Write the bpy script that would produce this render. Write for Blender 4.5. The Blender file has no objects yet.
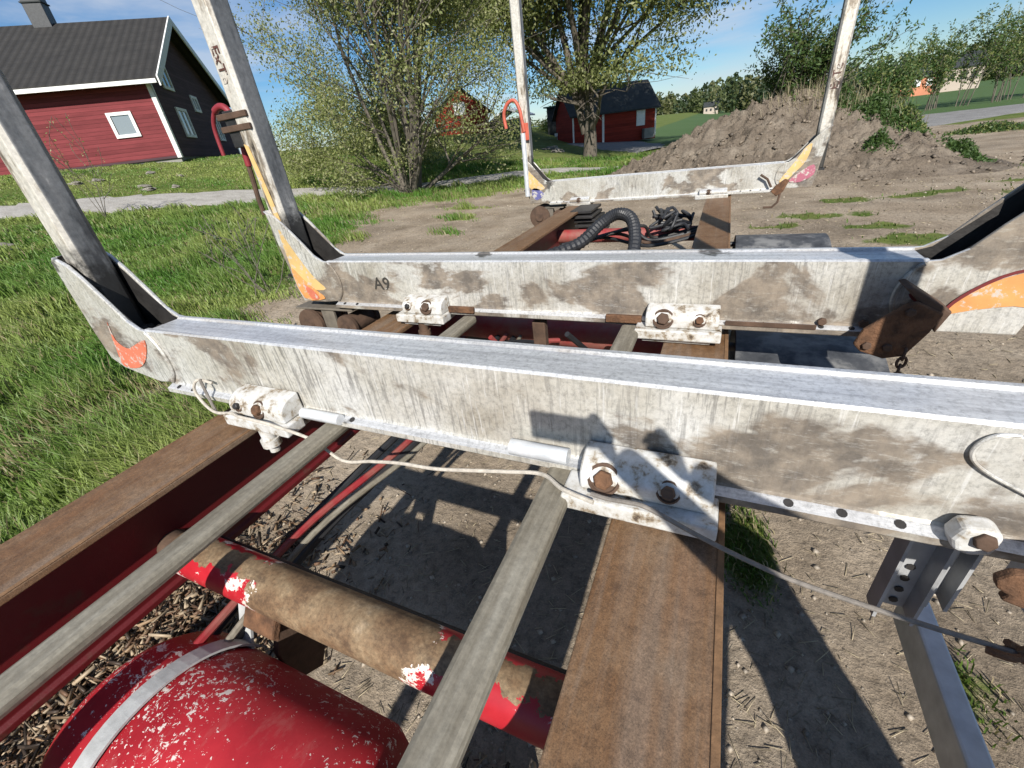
import bpy, bmesh, math, random
import numpy as np
from mathutils import Vector, Matrix
R = math.radians
rng = np.random.default_rng(7)
random.seed(7)
sc = bpy.context.scene
col = sc.collection

# ------------------------------------------------------------------ camera, sky, sun, exposure
AX = np.array([[0.911, 0.112, -0.398], [0.398, -0.497, 0.771], [-0.111, -0.860, -0.497]])   # image axes in X, Y, Z
cam_d = bpy.data.cameras.new('camera'); cam = bpy.data.objects.new('camera', cam_d); col.objects.link(cam)
_r = Vector(AX[:, 0]).normalized(); _f = Vector(AX[:, 2]); _f = (_f - _r * _f.dot(_r)).normalized(); _u = _r.cross(_f)
mw = Matrix(((_r.x, _u.x, -_f.x, 0), (_r.y, _u.y, -_f.y, 0), (_r.z, _u.z, -_f.z, 1.95), (0, 0, 0, 1)))
cam.matrix_world = mw
cam_d.sensor_width = 36; cam_d.lens = 428 / 1024 * 36; cam_d.clip_start = .02; cam_d.clip_end = 6000
sc.camera = cam

SUN_AZ, SUN_EL = R(23), R(35.5)          # behind the camera, a little to the right
world = bpy.data.worlds.new('World'); sc.world = world; world.use_nodes = True
wt = world.node_tree; wt.nodes.clear()
wo = wt.nodes.new('ShaderNodeOutputWorld'); wb = wt.nodes.new('ShaderNodeBackground'); sky = wt.nodes.new('ShaderNodeTexSky')
sky.sky_type = 'NISHITA'; sky.sun_disc = False; sky.sun_elevation = SUN_EL; sky.sun_rotation = math.pi - SUN_AZ
sky.air_density = 1.0; sky.dust_density = .15; sky.ozone_density = 5.5
wb.inputs['Strength'].default_value = .07
tc = wt.nodes.new('ShaderNodeTexCoord'); mp = wt.nodes.new('ShaderNodeMapping'); mp.inputs['Scale'].default_value = (1.6, 2.6, 11); mp.inputs['Rotation'].default_value = (0, R(9), R(25))
cn = wt.nodes.new('ShaderNodeTexNoise'); cn.inputs['Scale'].default_value = 1.7; cn.inputs['Detail'].default_value = 7; cn.inputs['Roughness'].default_value = .55; cn.inputs['Distortion'].default_value = .35
cr = wt.nodes.new('ShaderNodeValToRGB'); cr.color_ramp.elements[0].position = .43; cr.color_ramp.elements[1].position = .66
cr.color_ramp.elements[0].color = (0, 0, 0, 1); cr.color_ramp.elements[1].color = (.62, .62, .62, 1)
cm = wt.nodes.new('ShaderNodeMixRGB'); cm.inputs['Color2'].default_value = (6.4, 6.9, 7.8, 1)
wt.links.new(tc.outputs['Generated'], mp.inputs['Vector']); wt.links.new(mp.outputs[0], cn.inputs['Vector']); wt.links.new(cn.outputs[0], cr.inputs[0])
wt.links.new(cr.outputs[0], cm.inputs['Fac']); hs_ = wt.nodes.new('ShaderNodeHueSaturation'); hs_.inputs['Saturation'].default_value = 1.22; wt.links.new(sky.outputs[0], hs_.inputs['Color']); wt.links.new(hs_.outputs[0], cm.inputs['Color1']); wt.links.new(cm.outputs[0], wb.inputs[0]); wt.links.new(wb.outputs[0], wo.inputs[0])
sun_d = bpy.data.lights.new('sun', 'SUN'); sun_d.energy = 5.0; sun_d.angle = R(.55); sun_d.color = (1, .955, .88)
sun = bpy.data.objects.new('sun', sun_d); col.objects.link(sun); sun.location = (8, -30, 30)
SD = Vector((math.sin(SUN_AZ) * math.cos(SUN_EL), -math.cos(SUN_AZ) * math.cos(SUN_EL), math.sin(SUN_EL)))
sun.rotation_euler = SD.to_track_quat('Z', 'Y').to_euler()
vs = sc.view_settings; vs.view_transform = 'Standard'; vs.look = 'None'; vs.gamma = 1; vs.use_curve_mapping = False; vs.exposure = 0.54

# ------------------------------------------------------------------ helpers: names, meshes
ORG = {}
def tag(o, label=None, cat=None, group=None, kind=None):
    if label: o['label'] = label
    if cat: o['category'] = cat
    if group: o['group'] = group
    if kind: o['kind'] = kind
    return o
def empty(name, loc, label, cat, group=None):
    o = bpy.data.objects.new(name, None); col.objects.link(o); o.location = loc; o.empty_display_size = .2
    ORG[o] = Vector(loc); return tag(o, label, cat, group)
def link(name, me, mat, parent=None, org=(0, 0, 0)):
    o = bpy.data.objects.new(name, me); col.objects.link(o)
    if mat: me.materials.append(mat)
    if parent is not None: o.parent = parent; ORG[o] = ORG[parent]
    else: o.location = org; ORG[o] = Vector(org)
    return o
class MB:
    def __init__(s): s.v = []; s.f = []
    def add(s, vs, fs):
        n = len(s.v); s.v += [tuple(p) for p in vs]; s.f += [tuple(i + n for i in f) for f in fs]; return s
    def box(s, x0, x1, y0, y1, z0, z1, M=None):
        vs = [Vector((x, y, z)) for z in (z0, z1) for y in (y0, y1) for x in (x0, x1)]
        if M: vs = [M @ p for p in vs]
        return s.add(vs, [(0, 2, 3, 1), (4, 5, 7, 6), (0, 1, 5, 4), (2, 6, 7, 3), (0, 4, 6, 2), (1, 3, 7, 5)])
    def prism(s, poly, a0, a1, fn):
        n = len(poly); vs = [fn(p[0], p[1], a0) for p in poly] + [fn(p[0], p[1], a1) for p in poly]
        fs = [tuple(range(n - 1, -1, -1)), tuple(range(n, 2 * n))] + [(i, (i + 1) % n, n + (i + 1) % n, n + i) for i in range(n)]
        return s.add(vs, fs)
    def tube(s, pts, r, n=8, caps=True):
        pts = [Vector(p) for p in pts]; k = len(pts); rr = r if hasattr(r, '__len__') else [r] * k
        rings = []; up = None
        for i, p in enumerate(pts):
            t = (pts[min(i + 1, k - 1)] - pts[max(i - 1, 0)]).normalized()
            if up is None: up = t.orthogonal().normalized()
            up = (up - t * up.dot(t)); up = up.normalized() if up.length > 1e-6 else t.orthogonal().normalized()
            b = t.cross(up); rings.append([p + (up * math.cos(2 * math.pi * j / n) + b * math.sin(2 * math.pi * j / n)) * rr[i] for j in range(n)])
        vs = [q for ring in rings for q in ring]
        fs = [(i * n + j, i * n + (j + 1) % n, (i + 1) * n + (j + 1) % n, (i + 1) * n + j) for i in range(k - 1) for j in range(n)]
        if caps: fs += [tuple(range(n - 1, -1, -1)), tuple((k - 1) * n + j for j in range(n))]
        return s.add(vs, fs)
    def lathe(s, prof, o, ax, n=20):
        o = Vector(o); ax = Vector(ax).normalized(); u = ax.orthogonal().normalized(); w = ax.cross(u); k = len(prof)
        vs = [o + ax * h + (u * math.cos(2 * math.pi * j / n) + w * math.sin(2 * math.pi * j / n)) * r for h, r in prof for j in range(n)]
        fs = [(i * n + j, i * n + (j + 1) % n, (i + 1) * n + (j + 1) % n, (i + 1) * n + j) for i in range(k - 1) for j in range(n)]
        fs += [tuple(range(n - 1, -1, -1)), tuple((k - 1) * n + j for j in range(n))]
        return s.add(vs, fs)
    def strip(s, poly, prof):
        return s
    def build(s, name, mat, parent=None, org=(0, 0, 0), smooth=False, bevel=0, seg=2):
        o_ = ORG[parent] if parent is not None else Vector(org)
        me = bpy.data.meshes.new(name); me.from_pydata([(p[0] - o_.x, p[1] - o_.y, p[2] - o_.z) for p in s.v], [], s.f)
        bm = bmesh.new(); bm.from_mesh(me); bmesh.ops.recalc_face_normals(bm, faces=bm.faces); bm.to_mesh(me); bm.free()
        if smooth:
            for p in me.polygons: p.use_smooth = True
            try: me.set_sharp_from_angle(angle=R(38))
            except Exception: pass
        o = link(name, me, mat, parent, org)
        if bevel:
            b = o.modifiers.new('bevel', 'BEVEL'); b.width = bevel; b.segments = seg; b.limit_method = 'ANGLE'; b.angle_limit = R(35); b.harden_normals = False
        return o
def tri_mesh(name, V, T, mat, parent=None, org=(0, 0, 0), color=None, smooth=False):
    V = np.asarray(V, np.float32); T = np.asarray(T, np.int32)
    o_ = ORG[parent] if parent is not None else Vector(org)
    V = V - np.array(o_, np.float32)
    me = bpy.data.meshes.new(name); nv, nt = len(V), len(T)
    me.vertices.add(nv); me.vertices.foreach_set('co', V.ravel())
    me.loops.add(nt * 3); me.loops.foreach_set('vertex_index', T.ravel())
    me.polygons.add(nt); me.polygons.foreach_set('loop_start', np.arange(0, nt * 3, 3, dtype=np.int32)); me.polygons.foreach_set('loop_total', np.full(nt, 3, np.int32))
    if smooth: me.polygons.foreach_set('use_smooth', np.ones(nt, bool))
    me.update(calc_edges=True)
    if color is not None:
        a = me.attributes.new('tint', 'FLOAT_COLOR', 'POINT'); c = np.ones((nv, 4), np.float32); c[:, :3] = color; a.data.foreach_set('color', c.ravel())
    return link(name, me, mat, parent, org)
def fattr(me, name, arr):
    a = me.attributes.new(name, 'FLOAT', 'POINT'); a.data.foreach_set('value', np.asarray(arr, np.float32).ravel())

# value noise in numpy
_P = np.random.default_rng(3).random((256, 256))
def vnoise(x, y):
    xi = np.floor(x).astype(int); yi = np.floor(y).astype(int); fx = x - xi; fy = y - yi
    fx = fx * fx * (3 - 2 * fx); fy = fy * fy * (3 - 2 * fy)
    g = lambda a, b: _P[a & 255, b & 255]
    return (g(xi, yi) * (1 - fx) + g(xi + 1, yi) * fx) * (1 - fy) + (g(xi, yi + 1) * (1 - fx) + g(xi + 1, yi + 1) * fx) * fy
def fbm(x, y, o=4, seed=0):
    x = np.asarray(x, float) + 17.3 * seed; y = np.asarray(y, float) + 9.1 * seed; s = 0; a = .5
    for i in range(o): s = s + a * (vnoise(x, y) - .5); x = x * 2.03 + 5.2; y = y * 2.03 + 1.7; a *= .5
    return s * 2

# ------------------------------------------------------------------ materials
class T:
    def __init__(s, name):
        s.m = bpy.data.materials.new(name); s.m.use_nodes = True; s.t = s.m.node_tree; s.t.nodes.clear()
        s.out = s.t.nodes.new('ShaderNodeOutputMaterial'); s.b = s.t.nodes.new('ShaderNodeBsdfPrincipled'); s.t.links.new(s.b.outputs[0], s.out.inputs[0])
        s.tc = s.t.nodes.new('ShaderNodeTexCoord')
    def set(s, sock, v):
        if isinstance(v, bpy.types.NodeSocket): s.t.links.new(v, sock)
        elif isinstance(v, (tuple, list)): sock.default_value = tuple(v) + ((1,) if len(v) == 3 and len(sock.default_value) == 4 else ())
        else: sock.default_value = v
    def map(s, scale=(1, 1, 1), rot=(0, 0, 0)):
        n = s.t.nodes.new('ShaderNodeMapping'); n.inputs['Scale'].default_value = scale; n.inputs['Rotation'].default_value = rot
        s.t.links.new(s.tc.outputs['Object'], n.inputs[0]); return n.outputs[0]
    def noise(s, sc_, det=4, rough=.55, vec=None, dist=0):
        n = s.t.nodes.new('ShaderNodeTexNoise'); n.inputs['Scale'].default_value = sc_; n.inputs['Detail'].default_value = det; n.inputs['Roughness'].default_value = rough; n.inputs['Distortion'].default_value = dist
        s.t.links.new(vec if vec is not None else s.tc.outputs['Object'], n.inputs['Vector']); return n.outputs[0]
    def voro(s, sc_, vec=None, feat='F1', out=0):
        n = s.t.nodes.new('ShaderNodeTexVoronoi'); n.feature = feat; n.inputs['Scale'].default_value = sc_
        s.t.links.new(vec if vec is not None else s.tc.outputs['Object'], n.inputs['Vector']); return n.outputs[out]
    def ramp(s, f, pts):
        n = s.t.nodes.new('ShaderNodeValToRGB'); e = n.color_ramp.elements
        while len(e) < len(pts): e.new(.5)
        for i, (p, c) in enumerate(pts):
            e[i].position = p; e[i].color = (c, c, c, 1) if not hasattr(c, '__len__') else tuple(c) + (1,)
        s.t.links.new(f, n.inputs[0]); return n.outputs[0]
    def mix(s, f, a, b, mode='MIX'):
        n = s.t.nodes.new('ShaderNodeMixRGB'); n.blend_type = mode; s.set(n.inputs[0], f); s.set(n.inputs[1], a); s.set(n.inputs[2], b); return n.outputs[0]
    def math(s, op, a, b=0.0):
        n = s.t.nodes.new('ShaderNodeMath'); n.operation = op; s.set(n.inputs[0], a); s.set(n.inputs[1], b); return n.outputs[0]
    def attr(s, name, out='Fac'):
        n = s.t.nodes.new('ShaderNodeAttribute'); n.attribute_name = name; return n.outputs[out]
    def nz(s):
        g = s.t.nodes.new('ShaderNodeNewGeometry'); x = s.t.nodes.new('ShaderNodeSeparateXYZ'); s.t.links.new(g.outputs['Normal'], x.inputs[0]); return x.outputs['Z']
    def bump(s, h, st=.4, d=.01):
        n = s.t.nodes.new('ShaderNodeBump'); n.inputs['Strength'].default_value = st; n.inputs['Distance'].default_value = d; s.t.links.new(h, n.inputs['Height']); s.t.links.new(n.outputs[0], s.b.inputs['Normal'])
    def fin(s, c, rough=.6, metal=0, spec=.5):
        s.set(s.b.inputs['Base Color'], c); s.set(s.b.inputs['Roughness'], rough); s.set(s.b.inputs['Metallic'], metal); s.b.inputs['Specular IOR Level'].default_value = spec; return s.m

def m_plain(name, c, rough=.6, metal=0, var=.25, sc_=8, bump=.2, bd=.004):
    t = T(name); n = t.noise(sc_, 6, .6); k = t.ramp(n, [(.25, 1 - var), (.75, 1 + var * .6)])
    t.bump(t.noise(sc_ * 4, 5, .6), bump, bd); return t.fin(t.mix(1, c, k, 'MULTIPLY'), rough, metal)

def m_alu(name, seed, stain_lo=.50):
    t = T(name); sh = t.t.nodes.new('ShaderNodeVectorMath'); sh.operation = 'ADD'; sh.inputs[1].default_value = (seed, seed * 2.3, seed * .7); t.t.links.new(t.tc.outputs['Object'], sh.inputs[0]); base = sh.outputs[0]
    def mp(scale, rot=(0, 0, 0)):
        n = t.t.nodes.new('ShaderNodeMapping'); n.inputs['Scale'].default_value = scale; n.inputs['Rotation'].default_value = rot; t.t.links.new(base, n.inputs[0]); return n.outputs[0]
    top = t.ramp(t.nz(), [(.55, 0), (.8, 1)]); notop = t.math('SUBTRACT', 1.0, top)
    jag = t.math('MULTIPLY', t.math('SUBTRACT', t.noise(26, 5, .7, mp((.6, 1, 1.4))), .5), .09)
    st = t.ramp(t.math('ADD', t.noise(2.5, 5, .55, mp((1, 1, 1.6)), .5), jag), [(stain_lo - .015, 0), (stain_lo + .03, 1)])
    hol = t.ramp(t.noise(48, 5, .8, mp((.4, 1, 1.8))), [(.30, .25), (.46, 1)])
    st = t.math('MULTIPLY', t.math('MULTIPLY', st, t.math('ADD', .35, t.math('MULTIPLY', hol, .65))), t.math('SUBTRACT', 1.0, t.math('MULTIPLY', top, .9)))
    patch = t.ramp(t.noise(2.1, 4, .6, mp((1, 1, .6))), [(.42, .0), (.60, 1)])
    scr = t.math('MULTIPLY', t.ramp(t.noise(52, 3, .6, mp((2.6, 1, .20), (0, R(30), 0))), [(.53, 0), (.60, 1)]), patch)
    scr3 = t.ramp(t.noise(34, 3, .7, mp((2.6, 1, .18), (0, R(-14), 0))), [(.60, 0), (.66, 1)])
    brush = t.noise(30, 5, .75, mp((.05, 1.4, 1)))
    mic = t.ramp(t.noise(85, 5, .82, base), [(.33, .62), (.5, .98), (.66, 1.12)])
    big = t.ramp(t.noise(3.2, 6, .66, base), [(.3, (.36, .33, .275)), (.47, (.49, .47, .42)), (.66, (.60, .592, .565))])
    c = t.mix(1, big, mic, 'MULTIPLY')
    c = t.mix(t.math('MULTIPLY', scr, .62), c, (.13, .125, .12)); c = t.mix(t.math('MULTIPLY', scr3, .35), c, (.80, .80, .79))
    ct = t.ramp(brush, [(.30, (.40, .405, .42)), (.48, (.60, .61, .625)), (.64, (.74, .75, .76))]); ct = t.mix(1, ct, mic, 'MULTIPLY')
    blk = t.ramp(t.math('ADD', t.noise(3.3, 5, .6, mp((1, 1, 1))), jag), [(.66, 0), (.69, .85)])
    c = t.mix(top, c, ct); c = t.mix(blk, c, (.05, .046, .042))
    c = t.mix(t.math('MULTIPLY', st, .92), c, t.mix(t.ramp(t.noise(11, 5, .7, base), [(.38, 0), (.62, 1)]), (.085, .068, .054), (.235, .19, .143)))
    t.bump(t.noise(70, 6, .75, base), .35, .003)
    return t.fin(c, t.math('SUBTRACT', t.math('ADD', .40, t.math('MULTIPLY', st, .4)), t.math('MULTIPLY', top, .08)), t.math('MULTIPLY', t.math('SUBTRACT', 1.0, st), t.math('ADD', .22, t.math('MULTIPLY', top, .20))))

def m_rust_rail():
    t = T('rusty_rail_top'); a = t.noise(9, 7, .7, t.map((1.1, .85, 1))); b = t.noise(60, 6, .8); g = t.noise(380, 3, .85); ln = t.noise(18, 4, .6, t.map((3.2, .06, 1)))
    c = t.ramp(a, [(.27, (.090, .044, .019)), (.42, (.145, .076, .034)), (.56, (.175, .100, .050)), (.70, (.200, .132, .080)), (.85, (.24, .185, .135))])
    c = t.mix(t.ramp(ln, [(.56, 0), (.70, .22)]), c, (.22, .18, .145)); c = t.mix(t.ramp(t.noise(7, 4, .6, t.map((1.6, .05, 1))), [(.50, 0), (.62, .42)]), c, (.215, .175, .14)); c = t.mix(t.ramp(t.noise(5, 5, .6, t.map((2, .3, 1))), [(.56, 0), (.68, .45)]), c, (.19, .088, .034))
    c = t.mix(1, c, t.ramp(b, [(.3, .62), (.7, 1.25)]), 'MULTIPLY'); c = t.mix(1, c, t.ramp(g, [(.3, .5), (.7, 1.4)]), 'MULTIPLY')
    xz = t.t.nodes.new('ShaderNodeSeparateXYZ'); t.t.links.new(t.tc.outputs['Object'], xz.inputs[0]); red = t.math('LESS_THAN', xz.outputs[2], 1.2075); web_shade_red = t.mix(t.ramp(t.noise(5, 6, .65), [(.58, 0), (.66, .8)]), (.085, .004, .006), (.06, .025, .016))  # red paint below the top flange is darkened to carry the web's shade
    c = t.mix(red, c, web_shade_red); t.bump(b, .25, .003)
    return t.fin(c, t.math('SUBTRACT', .58, t.math('MULTIPLY', red, .1)), 0)

def m_red_chip(name, seed=0, chip=.60, spots=True, rustmid=None):
    t = T(name); red = t.mix(t.ramp(t.noise(5, 6, .65), [(.3, 0), (.7, 1)]), (.27, .006, .013), (.45, .020, .030)); red = t.mix(t.ramp(t.noise(26, 6, .75, t.map((1, .4, 1))), [(.56, 0), (.72, .35)]), red, (.42, .16, .14))
    n1 = t.ramp(t.noise(9 + seed, 7, .68, None, .3), [(chip, 0), (chip + .02, 1)])
    c = red
    if spots:
        w = t.mix(.18, t.tc.outputs['Object'], t.t.nodes.new('ShaderNodeTexNoise').outputs['Color'])
        dens = t.ramp(t.noise(3.4, 4, .55), [(.30, .0), (.60, .13)])
        sp = t.math('GREATER_THAN', t.math('ADD', t.noise(48, 5, .72, None, .6), dens), .71)
        sp = t.math('MAXIMUM', sp, t.math('GREATER_THAN', t.math('ADD', t.noise(120, 3, .6), dens), .755))
        st = t.ramp(t.noise(15, 5, .72, t.map((2.6, .55, 1), (0, 0, R(28)))), [(.69, 0), (.70, 1)])
        n1 = t.math('MAXIMUM', t.math('MAXIMUM', n1, sp), st)
    c = t.mix(n1, c, (.66, .58, .54))
    if rustmid:
        a, b = rustmid; sx = t.t.nodes.new('ShaderNodeSeparateXYZ'); t.t.links.new(t.tc.outputs['Object'], sx.inputs[0])
        wob = t.math('MULTIPLY', t.math('SUBTRACT', t.noise(14, 6, .7), .5), .34)
        xx = t.math('ADD', sx.outputs[0], wob); inside = t.math('MULTIPLY', t.math('GREATER_THAN', xx, a), t.math('LESS_THAN', xx, b)); inside = t.math('MAXIMUM', inside, t.math('GREATER_THAN', t.math('ADD', t.nz(), t.math('MULTIPLY', t.math('SUBTRACT', t.noise(16, 6, .7), .5), .9)), .86))
        edge = t.math('MULTIPLY', t.math('GREATER_THAN', xx, a - .02), t.math('LESS_THAN', xx, b + .025))
        rust = t.ramp(t.noise(11, 6, .62), [(.3, (.085, .046, .022)), (.47, (.17, .105, .055)), (.60, (.235, .165, .095)), (.72, (.31, .24, .16))])
        rust = t.mix(1, rust, t.ramp(t.noise(110, 5, .8), [(.3, .45), (.7, 1.3)]), 'MULTIPLY'); rust = t.mix(t.ramp(t.noise(22, 6, .7, t.map((.6, 1, 1))), [(.52, 0), (.66, .7)]), rust, (.055, .032, .018))
        c = t.mix(t.math('MULTIPLY', edge, t.ramp(t.noise(40, 4), [(.42, 0), (.5, 1)])), c, (.68, .62, .55)); c = t.mix(inside, c, rust)
        t.bump(t.noise(90, 4, .7), .12, .002)
        return t.fin(c, t.math('ADD', .38, t.math('MULTIPLY', inside, .4)))
    if not spots: c = t.mix(t.ramp(t.noise(6, 6, .65), [(.38, 0), (.68, .62)]), t.mix(.45, c, (.10, .02, .02)), (.20, .15, .11))
    t.bump(n1, .35, .002); return t.fin(c, t.math('ADD', .44, t.math('MULTIPLY', t.noise(30, 5, .6), .25)))

def m_decal(name, c, wear=.52):
    t = T(name); w = t.ramp(t.noise(22, 7, .72), [(wear, 0), (wear + .05, 1)]); f = t.noise(6, 5, .6)
    cc = t.mix(1, c, t.ramp(f, [(.3, .7), (.7, 1.1)]), 'MULTIPLY')
    return t.fin(t.mix(t.math('MULTIPLY', w, .95), cc, (.47, .44, .39)), .55)

def m_leaf(name, trans=.35):
    t = T(name); t.b.inputs['Roughness'].default_value = .5; a = t.attr('tint', 'Color'); t.set(t.b.inputs['Base Color'], a); t.b.inputs['Specular IOR Level'].default_value = .35
    tr = t.t.nodes.new('ShaderNodeBsdfTranslucent'); t.set(tr.inputs[0], t.mix(1, a, (1.15, 1.25, .7), 'MULTIPLY')); mx = t.t.nodes.new('ShaderNodeMixShader'); mx.inputs[0].default_value = trans
    t.t.links.new(t.b.outputs[0], mx.inputs[1]); t.t.links.new(tr.outputs[0], mx.inputs[2]); t.t.links.new(mx.outputs[0], t.out.inputs[0]); return t.m

def m_ground():
    t = T('ground_earth_and_turf'); g = t.attr('grass'); far = t.attr('field')
    n = t.noise(1.1, 6, .6); n2 = t.noise(22, 7, .68); n3 = t.noise(120, 4, .7)
    d = t.ramp(n, [(.3, (.22, .172, .122)), (.5, (.30, .243, .18)), (.7, (.37, .31, .238))])
    d = t.mix(1, d, t.ramp(t.noise(.42, 6, .68), [(.34, .68), (.5, 1.0), (.66, 1.22)]), 'MULTIPLY'); d = t.mix(1, d, t.ramp(n2, [(.28, .5), (.5, .98), (.75, 1.3)]), 'MULTIPLY'); d = t.mix(1, d, t.ramp(n3, [(.3, .72), (.7, 1.18)]), 'MULTIPLY')
    gr = t.mix(t.ramp(t.noise(.7, 6, .65), [(.35, 0), (.65, 1)]), (.075, .115, .022), (.155, .175, .05)); gr = t.mix(1, gr, t.ramp(t.noise(9, 7, .75), [(.3, .6), (.7, 1.25)]), 'MULTIPLY')
    fl = t.mix(t.noise(.04, 5, .6), (.05, .095, .03), (.085, .13, .05))
    c = t.mix(t.ramp(t.math('ADD', g, t.math('MULTIPLY', t.math('SUBTRACT', t.noise(5, 6, .7), .5), .55)), [(.42, 0), (.56, 1)]), d, gr); c = t.mix(far, c, fl)
    hgt = t.math('ADD', t.math('MULTIPLY', n2, 1.0), t.math('MULTIPLY', n3, .35)); t.bump(hgt, .75, .03)
    return t.fin(c, .95, 0, .15)

def m_dirt(name, lo, mid, hi, s=1.0, bump=.8):
    t = T(name); n = t.noise(1.3 * s, 7, .65); n2 = t.noise(16 * s, 7, .7)
    d = t.ramp(n, [(.3, lo), (.5, mid), (.7, hi)]); d = t.mix(1, d, t.ramp(n2, [(.25, .5), (.5, .95), (.75, 1.3)]), 'MULTIPLY')
    t.bump(n2, bump, .06); return t.fin(d, .95, 0, .15)

def m_clad(name, c, pitch, axis='Z'):
    t = T(name); x = t.t.nodes.new('ShaderNodeSeparateXYZ'); t.t.links.new(t.tc.outputs['Object'], x.inputs[0])
    s = t.math('FRACT', t.math('DIVIDE', x.outputs[axis], pitch)); gap = t.ramp(s, [(0, .35), (.1, 1), (.95, 1), (1, .5)])
    bd = t.math('FLOOR', t.math('DIVIDE', x.outputs[axis], pitch)); wn = t.t.nodes.new('ShaderNodeTexWhiteNoise'); wn.noise_dimensions = '1D'; t.t.links.new(bd, wn.inputs['W'])
    k = t.math('ADD', .82, t.math('MULTIPLY', wn.outputs[0], .3)); cc = t.mix(1, c, k, 'MULTIPLY'); cc = t.mix(1, cc, t.ramp(t.noise(2.5, 6, .7, t.map((.3, .3, 2))), [(.3, .75), (.7, 1.2)]), 'MULTIPLY')
    cc = t.mix(t.math('SUBTRACT', 1.0, gap), cc, (.03, .01, .01)); t.bump(gap, .5, .02); return t.fin(cc, .85, 0, .2)

def m_roof(name, c, pitch):
    t = T(name); x = t.t.nodes.new('ShaderNodeSeparateXYZ'); t.t.links.new(t.tc.outputs['Object'], x.inputs[0])
    s = t.math('FRACT', t.math('DIVIDE', t.math('ADD', t.math('MULTIPLY', x.outputs[0], .755), t.math('MULTIPLY', x.outputs[1], .656)), pitch)); z = t.math('FRACT', t.math('DIVIDE', x.outputs[2], pitch * .75))
    hgt = t.math('MULTIPLY', t.ramp(s, [(0, .2), (.5, 1), (1, .2)]), t.ramp(z, [(0, .5), (.15, 1), (1, .85)])); t.bump(hgt, .8, .05)
    cc = t.mix(1, c, t.ramp(t.noise(1.2, 7, .7), [(.3, .7), (.7, 1.35)]), 'MULTIPLY'); cc = t.mix(1, cc, t.ramp(hgt, [(.2, .6), (.8, 1.1)]), 'MULTIPLY'); return t.fin(cc, .85)

def m_bark(name, c1, c2, s=6):
    t = T(name); n = t.noise(s, 6, .7, t.map((1, 1, .3))); t.bump(n, .6, .03); return t.fin(t.ramp(n, [(.3, c1), (.7, c2)]), .9)

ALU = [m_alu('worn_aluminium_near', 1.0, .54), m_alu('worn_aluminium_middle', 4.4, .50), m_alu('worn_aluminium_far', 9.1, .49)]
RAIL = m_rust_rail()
RUST = m_plain('rust', (.135, .066, .032), .85, 0, .75, 26, .8, .006)
RUSTD = m_plain('dark_rust', (.085, .050, .032), .85, 0, .5, 18, .5, .004)
GREASE = m_plain('grease_black_steel', (.030, .028, .027), .55, .2, .6, 14, .5, .004)
STAKE = T('weathered_grey_stake')
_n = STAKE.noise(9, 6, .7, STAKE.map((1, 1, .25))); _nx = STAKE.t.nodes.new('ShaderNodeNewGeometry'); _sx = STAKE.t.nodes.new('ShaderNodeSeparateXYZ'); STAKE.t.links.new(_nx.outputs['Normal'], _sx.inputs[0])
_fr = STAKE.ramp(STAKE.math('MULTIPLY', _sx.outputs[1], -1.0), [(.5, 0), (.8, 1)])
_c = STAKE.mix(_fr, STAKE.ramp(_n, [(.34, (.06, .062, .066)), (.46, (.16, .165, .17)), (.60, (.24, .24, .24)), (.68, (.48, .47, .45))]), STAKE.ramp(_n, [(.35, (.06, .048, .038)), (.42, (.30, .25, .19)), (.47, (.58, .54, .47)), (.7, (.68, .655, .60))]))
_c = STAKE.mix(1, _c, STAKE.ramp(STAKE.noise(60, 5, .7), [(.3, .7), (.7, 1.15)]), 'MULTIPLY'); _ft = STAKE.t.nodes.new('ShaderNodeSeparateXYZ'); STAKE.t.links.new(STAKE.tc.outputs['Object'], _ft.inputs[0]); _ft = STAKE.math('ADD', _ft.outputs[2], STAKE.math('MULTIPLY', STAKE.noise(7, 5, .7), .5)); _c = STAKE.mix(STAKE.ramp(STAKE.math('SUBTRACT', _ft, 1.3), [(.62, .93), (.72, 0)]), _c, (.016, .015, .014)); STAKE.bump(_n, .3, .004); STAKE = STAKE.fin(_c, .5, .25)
GALV = T('galvanised_bar'); _a = GALV.noise(12, 6, .65, GALV.map((2.4, .18, 2.4))); _c = GALV.ramp(_a, [(.28, (.105, .088, .062)), (.5, (.20, .18, .14)), (.72, (.30, .28, .23))])
_c = GALV.mix(1, _c, GALV.ramp(GALV.noise(90, 4, .7), [(.3, .75), (.7, 1.15)]), 'MULTIPLY'); GALV.bump(_a, .4, .004); GALV = GALV.fin(_c, .7, .1)
WHITEP = T('worn_white_paint'); _a = WHITEP.noise(24, 6, .7); _c = WHITEP.ramp(_a, [(.33, (.07, .05, .036)), (.40, (.26, .21, .15)), (.47, (.45, .435, .40)), (.62, (.58, .58, .57))]); WHITEP.bump(_a, .3, .003); WHITEP = WHITEP.fin(_c, .55)
SILVER = m_plain('bright_aluminium', (.60, .62, .64), .4, .25, .25, 20, .15, .002)
DGREY = m_plain('dark_coated_steel', (.045, .047, .05), .5, .2, .35, 12, .2, .003)
RUBBER = m_plain('black_rubber', (.022, .023, .026), .5, 0, .5, 9, .3, .004)
FENDER = T('dusty_black_fender'); _a = FENDER.noise(7, 6, .65); _c = FENDER.ramp(_a, [(.3, (.022, .024, .028)), (.46, (.055, .058, .064)), (.6, (.17, .17, .168))]); FENDER = FENDER.fin(_c, .6)
REDTANK = m_red_chip('chipped_red_tank', 0, .66, True)
REDTUBE = m_red_chip('red_tube_worn_to_rust', 3, .60, False, (-.27, .22))
REDP = m_red_chip('dull_red_paint', 5, .70, False)
REDHOOK = m_plain('faded_red_hook', (.22, .022, .030), .5, 0, .35, 20)
ORHOOK = m_plain('orange_red_hook', (.46, .10, .06), .5, 0, .3, 20)
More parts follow.
